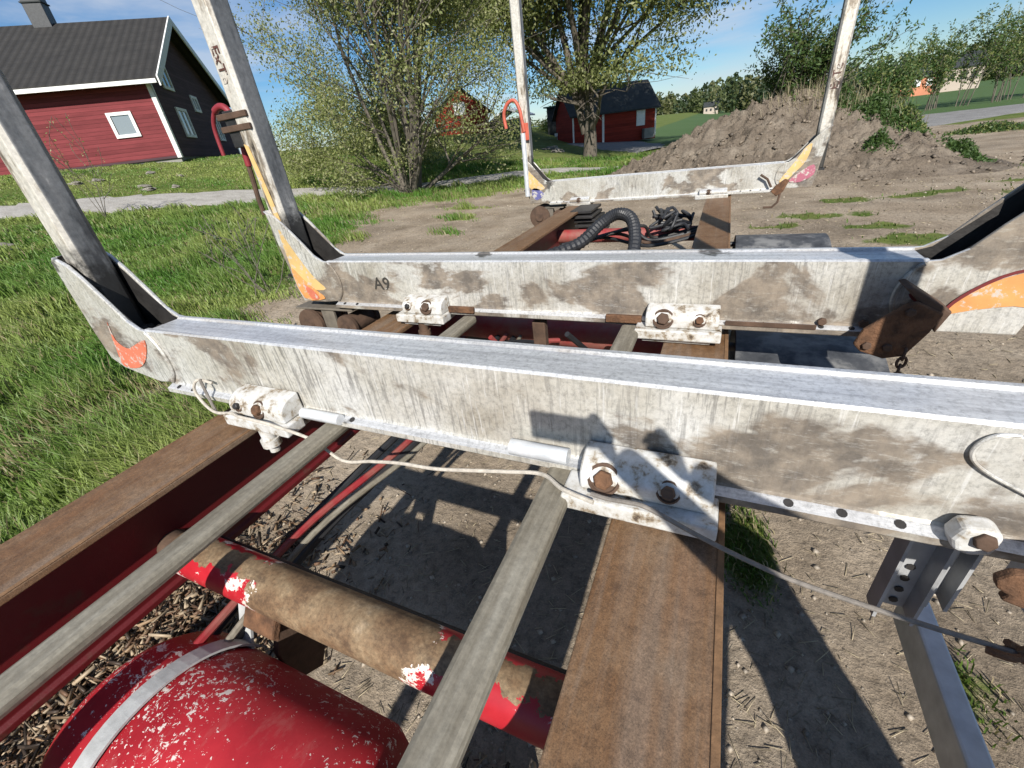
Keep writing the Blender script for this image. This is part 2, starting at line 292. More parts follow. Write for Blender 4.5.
CORD = m_plain('dirty_white_cord', (.46, .42, .36), .9, 0, .35, 60, .6, .003)
CABLE = m_plain('grey_cable', (.19, .17, .15), .8, 0, .4, 70, .6, .003)
ORANGE = m_decal('faded_orange', (.66, .30, .10), .55); YELLOW = m_decal('faded_yellow', (.62, .42, .17), .54); REDD = m_decal('faded_red', (.60, .17, .10), .53)
BLUE = m_decal('faded_blue', (.12, .12, .30), .52); MAG = m_decal('faded_magenta', (.42, .13, .18), .53); MAROON = m_decal('maroon_line', (.16, .022, .022), .70); INK = m_decal('worn_black_print', (.05, .045, .04), .60); INKR = m_decal('worn_brown_print', (.10, .04, .028), .50)
GROUND = m_ground()
PATHM = m_dirt('pale_gravel', (.30, .28, .25), (.38, .36, .33), (.45, .43, .40), 2.0, .4)
ROADM = m_dirt('grey_gravel_road', (.17, .165, .16), (.22, .215, .21), (.27, .265, .255), 1.0, .3)
MOUNDM = m_dirt('turned_brown_earth', (.125, .100, .076), (.180, .146, .112), (.25, .21, .165), 1.3, 1.0)
LEAF = m_leaf('leaf', .42); BLADE = m_leaf('grass_blade', .35)
BARK = m_bark('grey_bark', (.055, .045, .035), (.17, .15, .12)); BARK2 = m_bark('willow_bark', (.05, .042, .034), (.16, .135, .105), 3)
REDWALL = m_clad('red_board_wall', (.175, .038, .042), .16); SHEDWALL = m_clad('falu_red_boards', (.25, .032, .02), .22); SHADECLAD = m_clad('shade_darkened_boards', (.085, .050, .058), .16)  # last one: board colour darkened to hold the shade on the house gable
WHITE = m_plain('white_paint', (.74, .74, .72), .6, 0, .12, 6); ROOF = m_roof('dark_tile_roof', (.024, .022, .020), .34); ROOFB = m_plain('black_felt_roof', (.030, .035, .036), .85, 0, .35, 2)
GLASS = T('window_glass'); GLASS = GLASS.fin((.20, .23, .25), .06, 0, .9); STONEM = m_dirt('grey_stone', (.15, .14, .12), (.24, .22, .19), (.34, .31, .27), 2, .6)
GREENP = m_plain('green_paint', (.035, .085, .055), .7, 0, .2, 3); ORHOUSE = m_plain('orange_render', (.50, .20, .11), .85, 0, .15, .5); FARWHITE = m_plain('far_white_walls', (.42, .36, .30), .85, 0, .1, .5); HILLM = m_plain('distant_wooded_hill', (.075, .11, .12), 1, 0, .3, .02, 0)
CONC = m_plain('foundation', (.25, .24, .22), .9, 0, .2, 3)
BITS = m_leaf('dry_bits', .1)

# ------------------------------------------------------------------ terrain
def base_h(x, y):
    x = np.asarray(x, float); u = np.maximum(0, -x - 5); a = .0138 * u ** 1.8
    return a / (1 + (a / 2.9) ** 8) ** .125
def H(x, y):
    x = np.asarray(x, float); y = np.asarray(y, float); d = np.hypot(x, y)
    near = np.clip(1 - (d - 9) / 8, 0, 1)
    return base_h(x, y) + near * (.05 * fbm(x * .8, y * .8, 4, 1) + .022 * fbm(x * 5, y * 5, 3, 2)) - .0 * d
PAD = np.array([(-2.75, -25), (-2.8, .6), (-3.3, 2.3), (-4.6, 3.2), (-6.2, 4.0), (-8.0, 6.1), (-8.8, 8.6), (-10.5, 11.9), (-10.1, 14.3), (-8.6, 15.3), (-7.4, 18.5), (-4.7, 19.5), (-3.0, 23), (-1, 27), (7, 33), (30, 30), (60, 10), (60, -25)])
def inside(x, y, P):
    x = np.asarray(x, float); y = np.asarray(y, float); r = np.zeros(x.shape, bool); n = len(P)
    for i in range(n):
        x0, y0 = P[i]; x1, y1 = P[(i + 1) % n]
        if y0 == y1: continue
        r ^= ((y0 > y) != (y1 > y)) & (x < (x1 - x0) * (y - y0) / (y1 - y0) + x0)
    return r
def edge_d(x, y, P):
    d = np.full(np.shape(x), 1e9); n = len(P)
    for i in range(n):
        a = P[i]; b = P[(i + 1) % n]; ab = b - a; t = np.clip(((x - a[0]) * ab[0] + (y - a[1]) * ab[1]) / (ab @ ab), 0, 1)
        d = np.minimum(d, np.hypot(x - a[0] - t * ab[0], y - a[1] - t * ab[1]))
    return d
PATCH = [(1.75, 10.3, 1.0, .35), (1.0, 9.5, .8, .3), (2.5, 11.8, .8, .4), (3.5, 12.0, .9, .3), (2.4, 9.2, .7, .4), (4.1, 12.4, .7, .4), (9.7, 26.6, 2.5, 1.2), (6.3, 13.2, 1.1, .5), (7.5, 15.5, 1.6, .6), (.35, 1.75, .18, .4), (1.05, 1.25, .16, .3), (-.3, 2.6, .3, .4), (1.1, 3.4, .35, .3), (4.6, 8.6, .7, .35), (-6.3, 9.6, .6, .35), (5.6, 10.4, .8, .3), (-.2, .2, .18, .25), (6.0, 11.8, 1.6, .9), (3.2, 8.2, 1.3, .5), (7.8, 12.6, 1.5, .8), (1.6, 7.4, .9, .35), (-6.9, 11.5, .9, .5), (-7.6, 13.2, 1.0, .4)]
def grass_mask(x, y):
    x = np.asarray(x, float); y = np.asarray(y, float); s = edge_d(x, y, PAD) * np.where(inside(x, y, PAD), -1, 1); w = .35 + .045 * np.hypot(x, y)
    g = np.clip(.5 + s / (2 * w) + fbm(x * 1.3, y * 1.3, 4, 5) * .55, 0, 1)
    for a, b, rx, ry in PATCH: g = np.maximum(g, np.clip(1.25 - np.hypot((x - a) / rx, (y - b) / ry) + fbm(x * 3, y * 3, 3, 8) * .9, 0, 1) * .8)
    tr = np.exp(-((x + 5.45 - .1 * y) / .32) ** 2) * np.clip((4.5 - y) / 2, 0, 1); g = g * (1 - .75 * tr * (fbm(x * 2, y * 2, 3, 11) + .9).clip(0, 1))
    return g
def axis(lo, hi, c0, c1, fine, growth):
    v = list(np.arange(c0, c1 + fine / 2, fine)); s = fine; p = v[0]; L = []
    while p > lo: s *= growth; p -= s; L.append(p)
    s = fine; p = v[-1]; U = []
    while p < hi: s *= growth; p += s; U.append(p)
    return np.array(L[::-1] + v + U)
gx = axis(-2600, 2600, -8, 3.5, .07, 1.07); gy = axis(-400, 3600, -.6, 6.5, .07, 1.06)
GX, GY = np.meshgrid(gx, gy); Vg = np.stack([GX.ravel(), GY.ravel(), H(GX, GY).ravel()], 1); nx, ny = len(gx), len(gy)
ii = (np.arange(ny - 1)[:, None] * nx + np.arange(nx - 1)[None]).ravel()
Tg = np.concatenate([np.stack([ii, ii + 1, ii + nx + 1], 1), np.stack([ii, ii + nx + 1, ii + nx], 1)])
ground = tri_mesh('ground', Vg, Tg, GROUND, smooth=True); tag(ground, kind='structure', label='bare brown earth yard running into green meadow', cat='ground')
fattr(ground.data, 'grass', grass_mask(Vg[:, 0], Vg[:, 1]))
_fd = ((Vg[:, 1] > 44) & (Vg[:, 0] > -9 - .03 * Vg[:, 1])).astype(float); fattr(ground.data, 'field', _fd)

def strip_mesh(name, A, B, mat, up, label, cat, n=14, wob=.12):
    A = np.array(A, float); B = np.array(B, float)
    def dens(P):
        t = np.linspace(0, len(P) - 1, len(P) * 5); i = np.minimum(t.astype(int), len(P) - 2); f = (t - i)[:, None]; return P[i] * (1 - f) + P[i + 1] * f
    A = dens(A); B = dens(B); k = len(A); A = A + wob * rng.standard_normal(A.shape); B = B + wob * rng.standard_normal(B.shape)
    S = np.linspace(0, 1, n); XY = A[:, None] * (1 - S[None, :, None]) + B[:, None] * S[None, :, None]
    Z = H(XY[..., 0], XY[..., 1]) + up * np.sin(np.pi * np.clip(S, .0, 1))[None] ** .4 - .004
    V = np.concatenate([XY, Z[..., None]], 2).reshape(-1, 3); q = (np.arange(k - 1)[:, None] * n + np.arange(n - 1)[None]).ravel()
    Tq = np.concatenate([np.stack([q, q + 1, q + n + 1], 1), np.stack([q, q + n + 1, q + n], 1)])
    return tag(tri_mesh(name, V, Tq, mat, smooth=True), label, cat, kind='structure')
PA = [(-27, 4.0), (-22.5, 5.8), (-20.1, 6.6), (-20.0, 8.0), (-19.6, 9.3), (-18.9, 10.5), (-17.9, 12.5), (-15.6, 15.2), (-13.3, 17.3), (-10.4, 24.1), (-8.5, 25.9), (-5.8, 25.2), (-3.4, 25.2)]
PB = [(-25, 2.0), (-20.0, 4.6), (-18.7, 5.9), (-18.3, 7.1), (-17.5, 7.8), (-17.0, 9.2), (-15.7, 10.8), (-14.0, 14.2), (-12.0, 15.8), (-9.2, 21.4), (-7.5, 23.2), (-5.4, 23.4), (-3.2, 23.8)]
strip_mesh('gravel_path', PA, PB, PATHM, .06, 'pale gravel path curving below the grassy bank', 'path')
strip_mesh('driveway', [(-14.4, 45.6), (-10.5, 41.5), (-6.8, 36.5), (-5.6, 33.8)], [(-8.6, 53), (-7.2, 48.5), (-5.0, 43), (-4.2, 37.5)], ROADM, .10, 'grey gravel driveway in front of the black-roofed red shed', 'driveway', wob=.2)
strip_mesh('road', [(7.0, 30.5), (9.8, 32.6), (15.5, 37.4), (30, 48), (60, 66)], [(9.5, 42), (13.0, 46), (18.8, 46.5), (34, 57), (64, 75)], ROADM, .08, 'grey gravel road passing behind the earth mound', 'road', wob=.15)

# mound of turned earth
def mound_h(x, y):
    px = np.array([-4.8, -3.4, -2.3, -1.3, -.4, .7, 1.8, 2.8, 3.7, 4.5, 5.2, 5.9, 6.8]); pz = np.array([0, .45, .90, 1.32, 1.62, 1.90, 2.02, 1.95, 1.78, 1.30, .70, .22, 0])
    top = np.interp(x, px, pz); yc = 17.6 + .08 * x; k = (y - yc); w = np.where(k < 0, 3.6, 4.5); s = np.clip(1 - np.abs(k) / w, 0, 1); s = s ** .85
    r = top * s; rough = np.clip(r / .5, 0, 1)
    return r + rough * (.32 * fbm(x * .9, y * .9, 4, 21) + .26 * np.abs(fbm(x * 2.6, y * 2.6, 4, 22)) + .13 * fbm(x * 8, y * 8, 3, 23)) - .03
mx_, my_ = np.meshgrid(np.linspace(-5, 9, 300), np.linspace(13.2, 23, 210)); mz = mound_h(mx_, my_); Vm = np.stack([mx_.ravel(), my_.ravel(), mz.ravel()], 1)
q = (np.arange(209)[:, None] * 300 + np.arange(299)[None]).ravel(); Tm = np.concatenate([np.stack([q, q + 1, q + 301], 1), np.stack([q, q + 301, q + 300], 1)])
tag(tri_mesh('dirt_mound', Vm, Tm, MOUNDM, smooth=False), 'long heap of turned brown earth behind the far bunk', 'mound', kind='structure')

# distant hill
hb = MB(); pts = []
for i in range(41):
    a = R(-30 + 75 * i / 40); d = 1900; z = 26 + 26 * math.exp(-((i - 22.5) / 3.0) ** 2) + 12 * math.sin(i * .55) ** 2; pts.append((math.sin(a) * d, math.cos(a) * d, z))
vs_ = [(p[0], p[1], -6) for p in pts] + pts + [(p[0] * 1.25, p[1] * 1.25, -6) for p in pts]
hb.add(vs_, [(i, i + 1, 42 + i, 41 + i) for i in range(40)] + [(41 + i, 42 + i, 83 + i, 82 + i) for i in range(40)])
tag(hb.build('hills', HILLM, smooth=True), 'low blue-green wooded hills on the horizon', 'hills', kind='structure')

# ------------------------------------------------------------------ timber trailer
TR = empty('timber_trailer', (-.7, 2.0, 0), 'old timber trailer with rusty red chassis and worn aluminium bunks', 'trailer')
def lin(pts, n):
    pts = [Vector(p) for p in pts]; out = []
    for i in range(len(pts) - 1):
        p0 = pts[max(i - 1, 0)]; p1 = pts[i]; p2 = pts[i + 1]; p3 = pts[min(i + 2, len(pts) - 1)]
        for j in range(n):
            t = j / n; out.append(.5 * ((2 * p1) + (p2 - p0) * t + (2 * p0 - 5 * p1 + 4 * p2 - p3) * t * t + (3 * p1 - p0 - 3 * p2 + p3) * t ** 3))
    return out + [pts[-1]]
def ibeam(x0, x1, y0, y1, zt, dep, parent, xb=None):
    xm = (x0 + x1) / 2; t = .018; w = .009
    poly = [(x0, zt), (x1, zt), (x1, zt - t), (xm + w, zt - t - .008), (xm + w, zt - dep + t + .008), (xb or x1, zt - dep + t), (xb or x1, zt - dep), (x0, zt - dep), (x0, zt - dep + t), (xm - w, zt - dep + t + .008), (xm - w, zt - t - .008), (x0, zt - t)]
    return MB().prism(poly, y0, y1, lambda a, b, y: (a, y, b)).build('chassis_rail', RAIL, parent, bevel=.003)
RZ = 1.23
LIP = m_plain('orange_rust_edge', (.19, .105, .05), .8, 0, .5, 30, .5, .003)
for x_ in (.0675, -1.3075): MB().box(x_, x_ + .012, -3.19, 5.29, 1.2302, 1.2325).build('flange_edge', LIP, TR, bevel=.0015)
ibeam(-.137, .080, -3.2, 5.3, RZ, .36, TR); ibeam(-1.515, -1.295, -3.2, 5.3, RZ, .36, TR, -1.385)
for i, (x0, x1) in enumerate(((-1.0, -.935), (-.297, -.225))):
    MB().box(x0, x1, -1.5, 1.56, 1.248, 1.283).build('longitudinal_bar', GALV, TR, bevel=.012)
MB().tube([(-1.325, .352, 1.00), (-.10, .352, 1.00)], .062, 28).build('cross_tube', REDTUBE, TR, smooth=True)
MB().tube([(-1.40, .352, 1.00), (-.03, .352, 1.00)], .045, 20).build('tube_socket', RUSTD, TR, smooth=True)
MB().tube([(-1.40, .425, .975), (-.03, .425, .975)], .013, 10).build('air_pipe', GREASE, TR, smooth=True)
MB().tube([(-1.40, 2.02, 1.03), (-.03, 1.94, 1.03)], .07, 20).build('cross_tube', REDP, TR, smooth=True)
MB().tube([(-1.40, 4.12, 1.06), (-.03, 4.12, 1.06)], .062, 20).build('cross_tube', REDP, TR, smooth=True)
MB().box(-1.40, -.03, 3.30, 3.42, .93, 1.05).build('cross_member', RUSTD, TR, bevel=.008)
MB().box(-1.40, -.03, -1.6, -1.48, .95, 1.1).build('cross_member', REDP, TR, bevel=.008)
# air tank
TY, TZ, TRR = .045, .735, .235
prof = [(0, .0), (.004, .065), (.018, .125), (.045, .18), (.08, .215), (.12, TRR), (.72, TRR), (.76, .215), (.795, .18), (.822, .125), (.836, .065), (.84, .0)]
tank = MB().lathe(prof, (-1.285, TY, TZ), (1, 0, 0), 48).build('air_tank', REDTANK, TR, smooth=True)
def hoop(mb, x0, x1, r, r2, a0, a1, n=40, cy=TY, cz=TZ):
    for i in range(n):
        A = R(a0 + (a1 - a0) * i / n); B = R(a0 + (a1 - a0) * (i + 1) / n)
        P = lambda x, a, rr: (x, cy + math.cos(a) * rr, cz + math.sin(a) * rr)
        mb.add([P(x0, A, r), P(x1, A, r), P(x1, B, r), P(x0, B, r), P(x0, A, r2), P(x1, A, r2), P(x1, B, r2), P(x0, B, r2)], [(4, 5, 6, 7), (0, 4, 7, 3), (1, 2, 6, 5), (0, 1, 5, 4), (3, 7, 6, 2)])
    return mb
s = hoop(MB(), -1.065, -1.020, TRR + .006, TRR + .012, 20, 250)
s.add([(-1.065, .26, .825), (-1.020, .26, .825), (-1.060, .34, .955), (-1.105, .34, .955), (-1.065, .254, .83), (-1.020, .254, .83), (-1.060, .334, .961), (-1.105, .334, .961)], [(0, 1, 2, 3), (4, 7, 6, 5), (0, 3, 7, 4), (1, 5, 6, 2)])
s.build('strap', m_plain('dull_steel_strap', (.42, .43, .43), .5, .1, .3, 20), tank)
MB().prism([(.28, .80), (.36, .99), (.40, .96), (.42, .70), (.36, .60), (.28, .66)], -.985, -.965, lambda a, b, x: (x, a, b)).build('tank_bracket', RUSTD, TR, bevel=.004)
MB().prism([(.29, .87), (.345, .96), (.33, .985), (.275, .90)], -1.045, -.93, lambda a, b, x: (x, a, b)).build('tank_bracket', RUST, TR, bevel=.006)
MB().box(-.44, -.40, .06, .28, .55, .93).build('tank_bracket', SILVER, TR, bevel=.006)
# hoses and pipes along the left rail
for k, (dx, dz, r, m, nm) in enumerate(((0, 0, .014, RUBBER, 'air_hose'), (.035, .02, .012, REDP, 'air_hose'), (.075, -.01, .016, RUBBER, 'air_hose'), (.11, .01, .010, GALV, 'air_pipe'))):
    P = [(-1.16 + dx, -.8, .80 + dz), (-1.15 + dx, .10, .86 + dz), (-1.13 + dx * .8, .55, .93 + dz), (-1.04 + dx, 1.0, .99 + dz), (-1.00 + dx, 1.6, 1.02 + dz), (-1.06 + dx, 2.3, 1.0 + dz), (-1.1 + dx, 3.0, .98 + dz)]
    MB().tube(lin([(p[0] + random.uniform(-.02, .02), p[1], p[2] + random.uniform(-.02, .02)) for p in P], 8), r, 8).build(nm, m, TR, smooth=True)
# corrugated hose between the middle and far bunks
hp = lin([(-1.30, 2.9, 1.10), (-1.18, 3.1, 1.13), (-.98, 3.35, 1.17), (-.86, 3.55, 1.27), (-.74, 3.62, 1.33), (-.62, 3.56, 1.30), (-.56, 3.40, 1.18), (-.55, 3.2, 1.05)], 14)
MB().tube(hp, [.043 + .006 * (i % 2) for i in range(len(hp))], 14).build('corrugated_hose', RUBBER, TR, smooth=False)
for k in range(7):
    a = random.random() * 6; P = [(-.20 - .35 * random.random(), 3.9 + .35 * random.random(), 1.12 + .16 * random.random()) for _ in range(6)]
    MB().tube(lin(P, 8), .013, 7).build('cable', RUBBER, TR, smooth=True)
for k in range(4):
    P = [(-1.24 + .05 * k, 3.7, 1.08), (-.9 + .1 * k, 3.85, 1.1 + .03 * k), (-.5, 3.7 + .1 * k, 1.06), (-.12, 3.8 + .1 * k, 1.12)]; MB().tube(lin(P, 8), .014, 7).build('cable', [RUBBER, RUSTD, RUBBER, GREASE][k], TR, smooth=True)
for k in range(6): MB().box(-1.28, -1.06, 4.38, 4.80, 1.0 + k * .042, 1.026 + k * .042, Matrix.Translation((-.02 * k, .04 * (k % 2), 0))).build('spring_plate', GREASE, TR, bevel=.004)
for k, (y, l) in enumerate(((1.62, .3), (2.2, .25))):
    MB().box(-.70 - .02 * k, -.64, y, y + .04, 1.06, 1.24).build('bracket', RUSTD, TR, bevel=.005)
for p in ([(-.86, 1.52, 1.20), (-.82, 1.60, 1.10), (-.74, 1.75, 1.08), (-.66, 1.85, 1.05)], [(-.8, 1.5, 1.18), (-.77, 1.66, 1.12), (-.72, 1.8, 1.05)], [(-.5, 1.5, 1.25), (-.45, 1.62, 1.12), (-.47, 1.8, 1.0)]): MB().tube(lin(p, 8), .012, 7).build('air_hose', random.choice([RUBBER, REDP, REDP]), TR, smooth=True)

# wheels and fenders
for wy in (2.74, 3.88):
    for wx, sg in ((.36, 1), (-1.80, -1)):
        ty = MB().lathe([(-.135, .30), (-.14, .40), (-.13, .47), (-.10, .495), (.10, .495), (.13, .47), (.14, .40), (.135, .30)], (wx, wy, .497), (1, 0, 0), 40).build('wheel', RUBBER, TR, smooth=True)
        MB().lathe([(-.12, .05), (-.12, .27), (-.145, .30), (.145, .30), (.12, .27), (.05, .20), (.05, .1), (.16, .09), (.16, .0)], (wx, wy, .497), (sg, 0, 0), 32).build('rim', DGREY, ty, smooth=True)
def fender(y0, z, r, a0, a1, x0, x1):
    mb = MB(); n = 18
    outer = []; 
    for i in range(n + 1):
        a = R(a0 + (a1 - a0) * i / n); outer.append((y0 + math.cos(a) * r * 1.0, z + math.sin(a) * r))
    inner = [(y0 + (p[0] - y0) * .985, z + (p[1] - z) * .985) for p in outer]
    mb.prism(outer + inner[::-1], x0, x1, lambda a, b, x: (x, a, b)); return mb.build('fender', FENDER, TR, smooth=True, bevel=.003)
fender(1.98, .50, .575, 35, 145, .125, .64); fender(3.88, .50, .575, 35, 145, .135, .74)
for y in (1.98, 3.88): MB().tube([(.02, y, 1.02), (.6, y, 1.02)], .02, 10).build('fender_arm', DGREY, TR, smooth=True)

CL = [(-1.17, .2355), (-1.20, .239), (-1.25, .269), (-1.30, .330), (-1.38, .418), (-1.43, .463), (-1.495, .491)]
OUT1 = [(-1.515, .475), (-1.522, .335), (-1.528, .20), (-1.522, .096), (-1.46, .06), (-1.33, .035), (-1.25, .022)]
OUT2 = [(-1.480, .475), (-1.470, .335), (-1.455, .21), (-1.44, .09), (-1.425, .022), (-1.25, .022)]
INN = [(-1.17, .03), (-1.125, .085), (-1.12, .15), (-1.145, .21)]
PROF = [(0, .233), (.006, .2385), (.018, .2385), (.024, .2325), (.116, .2325), (.122, .2385), (.134, .2385), (.14, .233), (.14, .028), (.150, .022), (.150, 0), (-.024, 0), (-.026, .003), (-.026, .018), (-.004, .026), (0, .032)]
def bunk(yf, z0, xc, k, mat, outl):
    D = .14 if k != 1 else .16; sw = .95 if k == 2 else 1.0; sy = D / .14
    B = MB().prism([(a * sy if a > 0 else a, b) for a, b in PROF], -1.175 * sw, 1.175 * sw, lambda a, b, x: (xc + x, yf + a, z0 + b)).build('bunk', mat, TR)
    for sg in (-1, 1):
        X = lambda u: xc - sg * u * sw * -1 if False else xc + sg * (-u) * sw
        poly = CL + outl + INN
        for ya, yb in ((-.004, .010), (D - .010, D + .004)):
            MB().prism(poly, yf + ya, yf + yb, lambda a, b, y: (X(a), y, z0 + b)).build('end_cheek', mat, B, bevel=.004)
        o = CL[-1:] + outl
        inn = [(a + .014, b + (.012 if i >= len(o) - 3 else 0)) for i, (a, b) in enumerate(o)]
        MB().prism(o + inn[::-1], yf + .010, yf + D - .010, lambda a, b, y: (X(a), y, z0 + b)).build('end_wall', mat, B)
        fl = [(-1.172, .228), (-1.22, .205), (-1.27, .185), (-1.50, .165), (-1.50, .150), (-1.27, .17), (-1.172, .21)]
        MB().prism(fl, yf + .012, yf + D - .012, lambda a, b, y: (X(a), y, z0 + b)).build('trough_floor', GREASE, B)
        ln = [(-1.178, .226), (-1.22, .240), (-1.30, .318), (-1.38, .405), (-1.43, .448), (-1.46, .44), (-1.46, .17), (-1.27, .187), (-1.22, .207)]
        for ya in (.0102, D - .0125): MB().prism(ln, yf + ya, yf + ya + .0022, lambda a, b, y: (X(a), y, z0 + b)).build('bark_grime', GREASE, B)
        # weld bead
        MB().tube(lin([(X(a), yf - .004, z0 + b) for a, b in [(-1.165, .034)] + INN[1:] + [(-1.165, .228)]], 5), .0065, 7).build('weld_bead', mat, B, smooth=True)
        # stake: chamfered box section
        y0, y1 = yf + .022, yf + D - .022; x0, x1 = sorted((X(-1.492), X(-1.386))); c = .016
        sec = [(x0 + c, y0), (x1 - c, y0), (x1, y0 + c), (x1, y1 - c), (x1 - c, y1), (x0 + c, y1), (x0, y1 - c), (x0, y0 + c)]
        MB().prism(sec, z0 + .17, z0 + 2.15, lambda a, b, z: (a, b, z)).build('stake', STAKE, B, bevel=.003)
        # log dirt packed round the stake foot
        mb = MB(); xs = X(-1.33)
        for q_ in range(26):
            u = random.uniform(-1.385, -1.24); rr = random.uniform(.008, .02); mb.lathe([(-rr, 0), (-rr * .4, rr * 1.2), (rr * .5, rr), (rr * .8, 0)], (X(u), random.uniform(yf + .03, yf + D - .03), z0 + .185 + .08 * max(0, (u + 1.30)) + random.uniform(0, .012)), (random.uniform(-.5, .5), random.uniform(-.5, .5), 1), 6)
        tag(mb.build('packed_dirt', GREASE, B), kind='stuff')
    # holes with bushes in the lower flange
    for u in np.arange(-1.12, 1.13, .083):
        if abs(xc + u + .03) < .17 or abs(xc + u + 1.4) < .17 or (k == 0 and -.25 < u < .55): continue
        if k and abs(u) < .6: continue
        MB().lathe([(0, .0), (0, .0085), (.0015, .0085), (.0015, 0)], (xc + u, yf - .0135, z0 + .0226), (0, -.37, .93), 10).build('flange_hole', GREASE, B)
    return B
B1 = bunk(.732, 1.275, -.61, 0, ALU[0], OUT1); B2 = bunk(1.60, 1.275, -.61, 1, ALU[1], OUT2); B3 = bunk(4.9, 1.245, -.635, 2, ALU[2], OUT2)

def hexbolt(x, y, z, ax, r, h, parent, mat=RUST, n=6): return MB().lathe([(0, r), (h * .8, r), (h, r * .82), (h, 0)], (x, y, z), ax, n).build('bolt', mat, parent, bevel=.002)
def clamp(x0, x1, yf, z0, parent, bolts, wide=.10, mat=WHITEP, hs=1.0):
    MB().box(x0 - .035, x1 + .012, yf - wide, yf - .028, z0 - .022, z0 + .016).build('clamp_plate', mat, parent, bevel=.005)
    MB().box(x0 - .01, x1 - .02, yf - wide * .8, yf + .10, RZ + .006, z0 - .0225).build('clamp_pad', WHITEP, parent, bevel=.004)
    pr = [(-.004, .0165), (-.080, .0165), (-.083, .035)] + [(-.083 + .062 * (1 - math.cos(R(a))), .052 + .058 * math.sin(R(a))) for a in range(0, 91, 10)] + [(-.004, .112)]
    MB().prism([(a - .002, .0165 + (b - .0165) * hs) for a, b in pr], x0, x1, lambda a, b, x: (x, yf + a, z0 + b)).build('clamp_shell', mat, parent, smooth=True, bevel=.005, seg=2)
    for bx, r, m in bolts:
        MB().lathe([(-.03, r * 1.3), (.004, r * 1.3), (.006, r * 1.1), (.002, r * 1.0), (.002, 0)], (bx, yf - .078, z0 + .0165 + .0455 * hs), (0, -.86, .5), 20).build('bolt_pocket', RUSTD, parent, smooth=True)
        hexbolt(bx, yf - .080, z0 + .0165 + .0465 * hs, (0, -.86, .5), r * .8, .016, parent, m)
clamp(-.206, .050, .732, 1.275, B1, [(-.155, .026, RUST), (-.03, .018, RUSTD)], .112, WHITEP, .76)
clamp(-1.335, -1.10, .732, 1.275, B1, [(-1.20, .022, RUST), (-1.29, .014, GREASE)], .098, WHITEP, .74)
clamp(-.205, .040, 1.60, 1.275, B2, [(-.143, .028, RUSTD), (-.022, .018, RUST)], .105, WHITEP, .72)
clamp(-1.305, -1.09, 1.60, 1.275, B2, [(-1.17, .026, RUSTD), (-1.27, .015, GREASE)], .10, WHITEP, .72)
clamp(-.205, .040, 4.9, 1.245, B3, [(-.12, .02, RUSTD)], .09, ALU[2], .5); clamp(-1.5, -1.29, 4.9, 1.245, B3, [(-1.4, .02, RUSTD)], .09, ALU[2], .5)
for B, x, y in ((B1, -1.235, .665), (B2, -1.22, 1.535)):
    MB().lathe([(0, .022), (.05, .022), (.05, .03), (.075, .03), (.075, .016), (.10, .016), (.10, 0)], (x, y, 1.255), (0, 0, -1), 12).build('clamp_bolt', WHITEP if B is B1 else RUSTD, B, smooth=True)
# flattened pipe retainers on the flange
MB().tube([(-.385, .702, 1.325), (-.245, .702, 1.325)], .019, 14).build('retainer_pipe', SILVER, B1, smooth=True)
MB().tube([(-1.08, .704, 1.302), (-.93, .704, 1.302)], .016, 14).build('retainer_pipe', SILVER, B1, smooth=True)
MB().box(-1.08, -.95, 1.558, 1.576, 1.29, 1.318).build('retainer_strip', RUST, B2, bevel=.003); MB().box(-.36, -.225, 1.558, 1.576, 1.285, 1.315).build('retainer_strip', RUST, B2, bevel=.003)
MB().box(.06, .33, 1.570, 1.577, 1.292, 1.309).build('retainer_strip', RUSTD, B2, bevel=.002)
for x in (.345, .455): hexbolt(x, 1.594, 1.315, (0, -1, 0), .014, .012, B2, RUSTD)
# end lug on the near bunk and rusty plates
MB().prism([(.397, 1.315), (.404, 1.293), (.425, 1.286), (.452, 1.295), (.456, 1.335), (.442, 1.348), (.405, 1.342)], .685, .724, lambda a, b, y: (a, y, b)).build('end_lug', WHITEP, B1, bevel=.009, seg=3)
hexbolt(.432, .687, 1.326, (0, -.95, .3), .015, .012, B1, RUSTD)
pl = MB().prism([(.418, 1.328), (.43, 1.345), (.455, 1.352), (.49, 1.378), (.60, 1.40), (.64, 1.31), (.50, 1.288), (.46, 1.283), (.435, 1.290), (.440, 1.303), (.424, 1.312)], .606, .622, lambda a, b, y: (a, y, b)).build('hook_plate', RUST, B1, bevel=.004)
hexbolt(.50, .606, 1.332, (0, -1, 0), .016, .010, B1, RUSTD)
MB().prism([(.418, 1.285), (.432, 1.335), (.515, 1.42), (.535, 1.425), (.60, 1.392), (.585, 1.335), (.548, 1.256), (.50, 1.243), (.44, 1.262)], 1.49, 1.505, lambda a, b, y: (a, y, b)).build('hook_plate', RUST, B2, bevel=.005)
MB().prism([(.50, 1.46), (.515, 1.465), (.62, 1.395), (.60, 1.33), (.56, 1.40)], 1.50, 1.585, lambda a, b, y: (a, y, b)).build('hook_plate', RUSTD, B2, bevel=.005)
for x, z in ((.525, 1.395), (.45, 1.285), (.50, 1.283)): hexbolt(x, 1.49, z, (0, -1, 0), .013, .010, B2, RUSTD)
cx, cz = .545, 1.265
for i in range(5):
    MB().tube([(cx + .012 * math.cos(a) * (1 if i % 2 else .35), 1.485 + .012 * math.cos(a) * (.35 if i % 2 else 1), cz - .026 * i + .018 * math.sin(a)) for a in np.linspace(0, 6.283, 13)], .004, 6, False).build('chain_link', RUSTD, B2, smooth=True)
MB().tube([(cx + .026 * math.cos(a), 1.485, cz - .155 + .026 * math.sin(a)) for a in np.linspace(0, 6.283, 21)], .006, 7, False).build('chain_ring', RUSTD, B2, smooth=True)
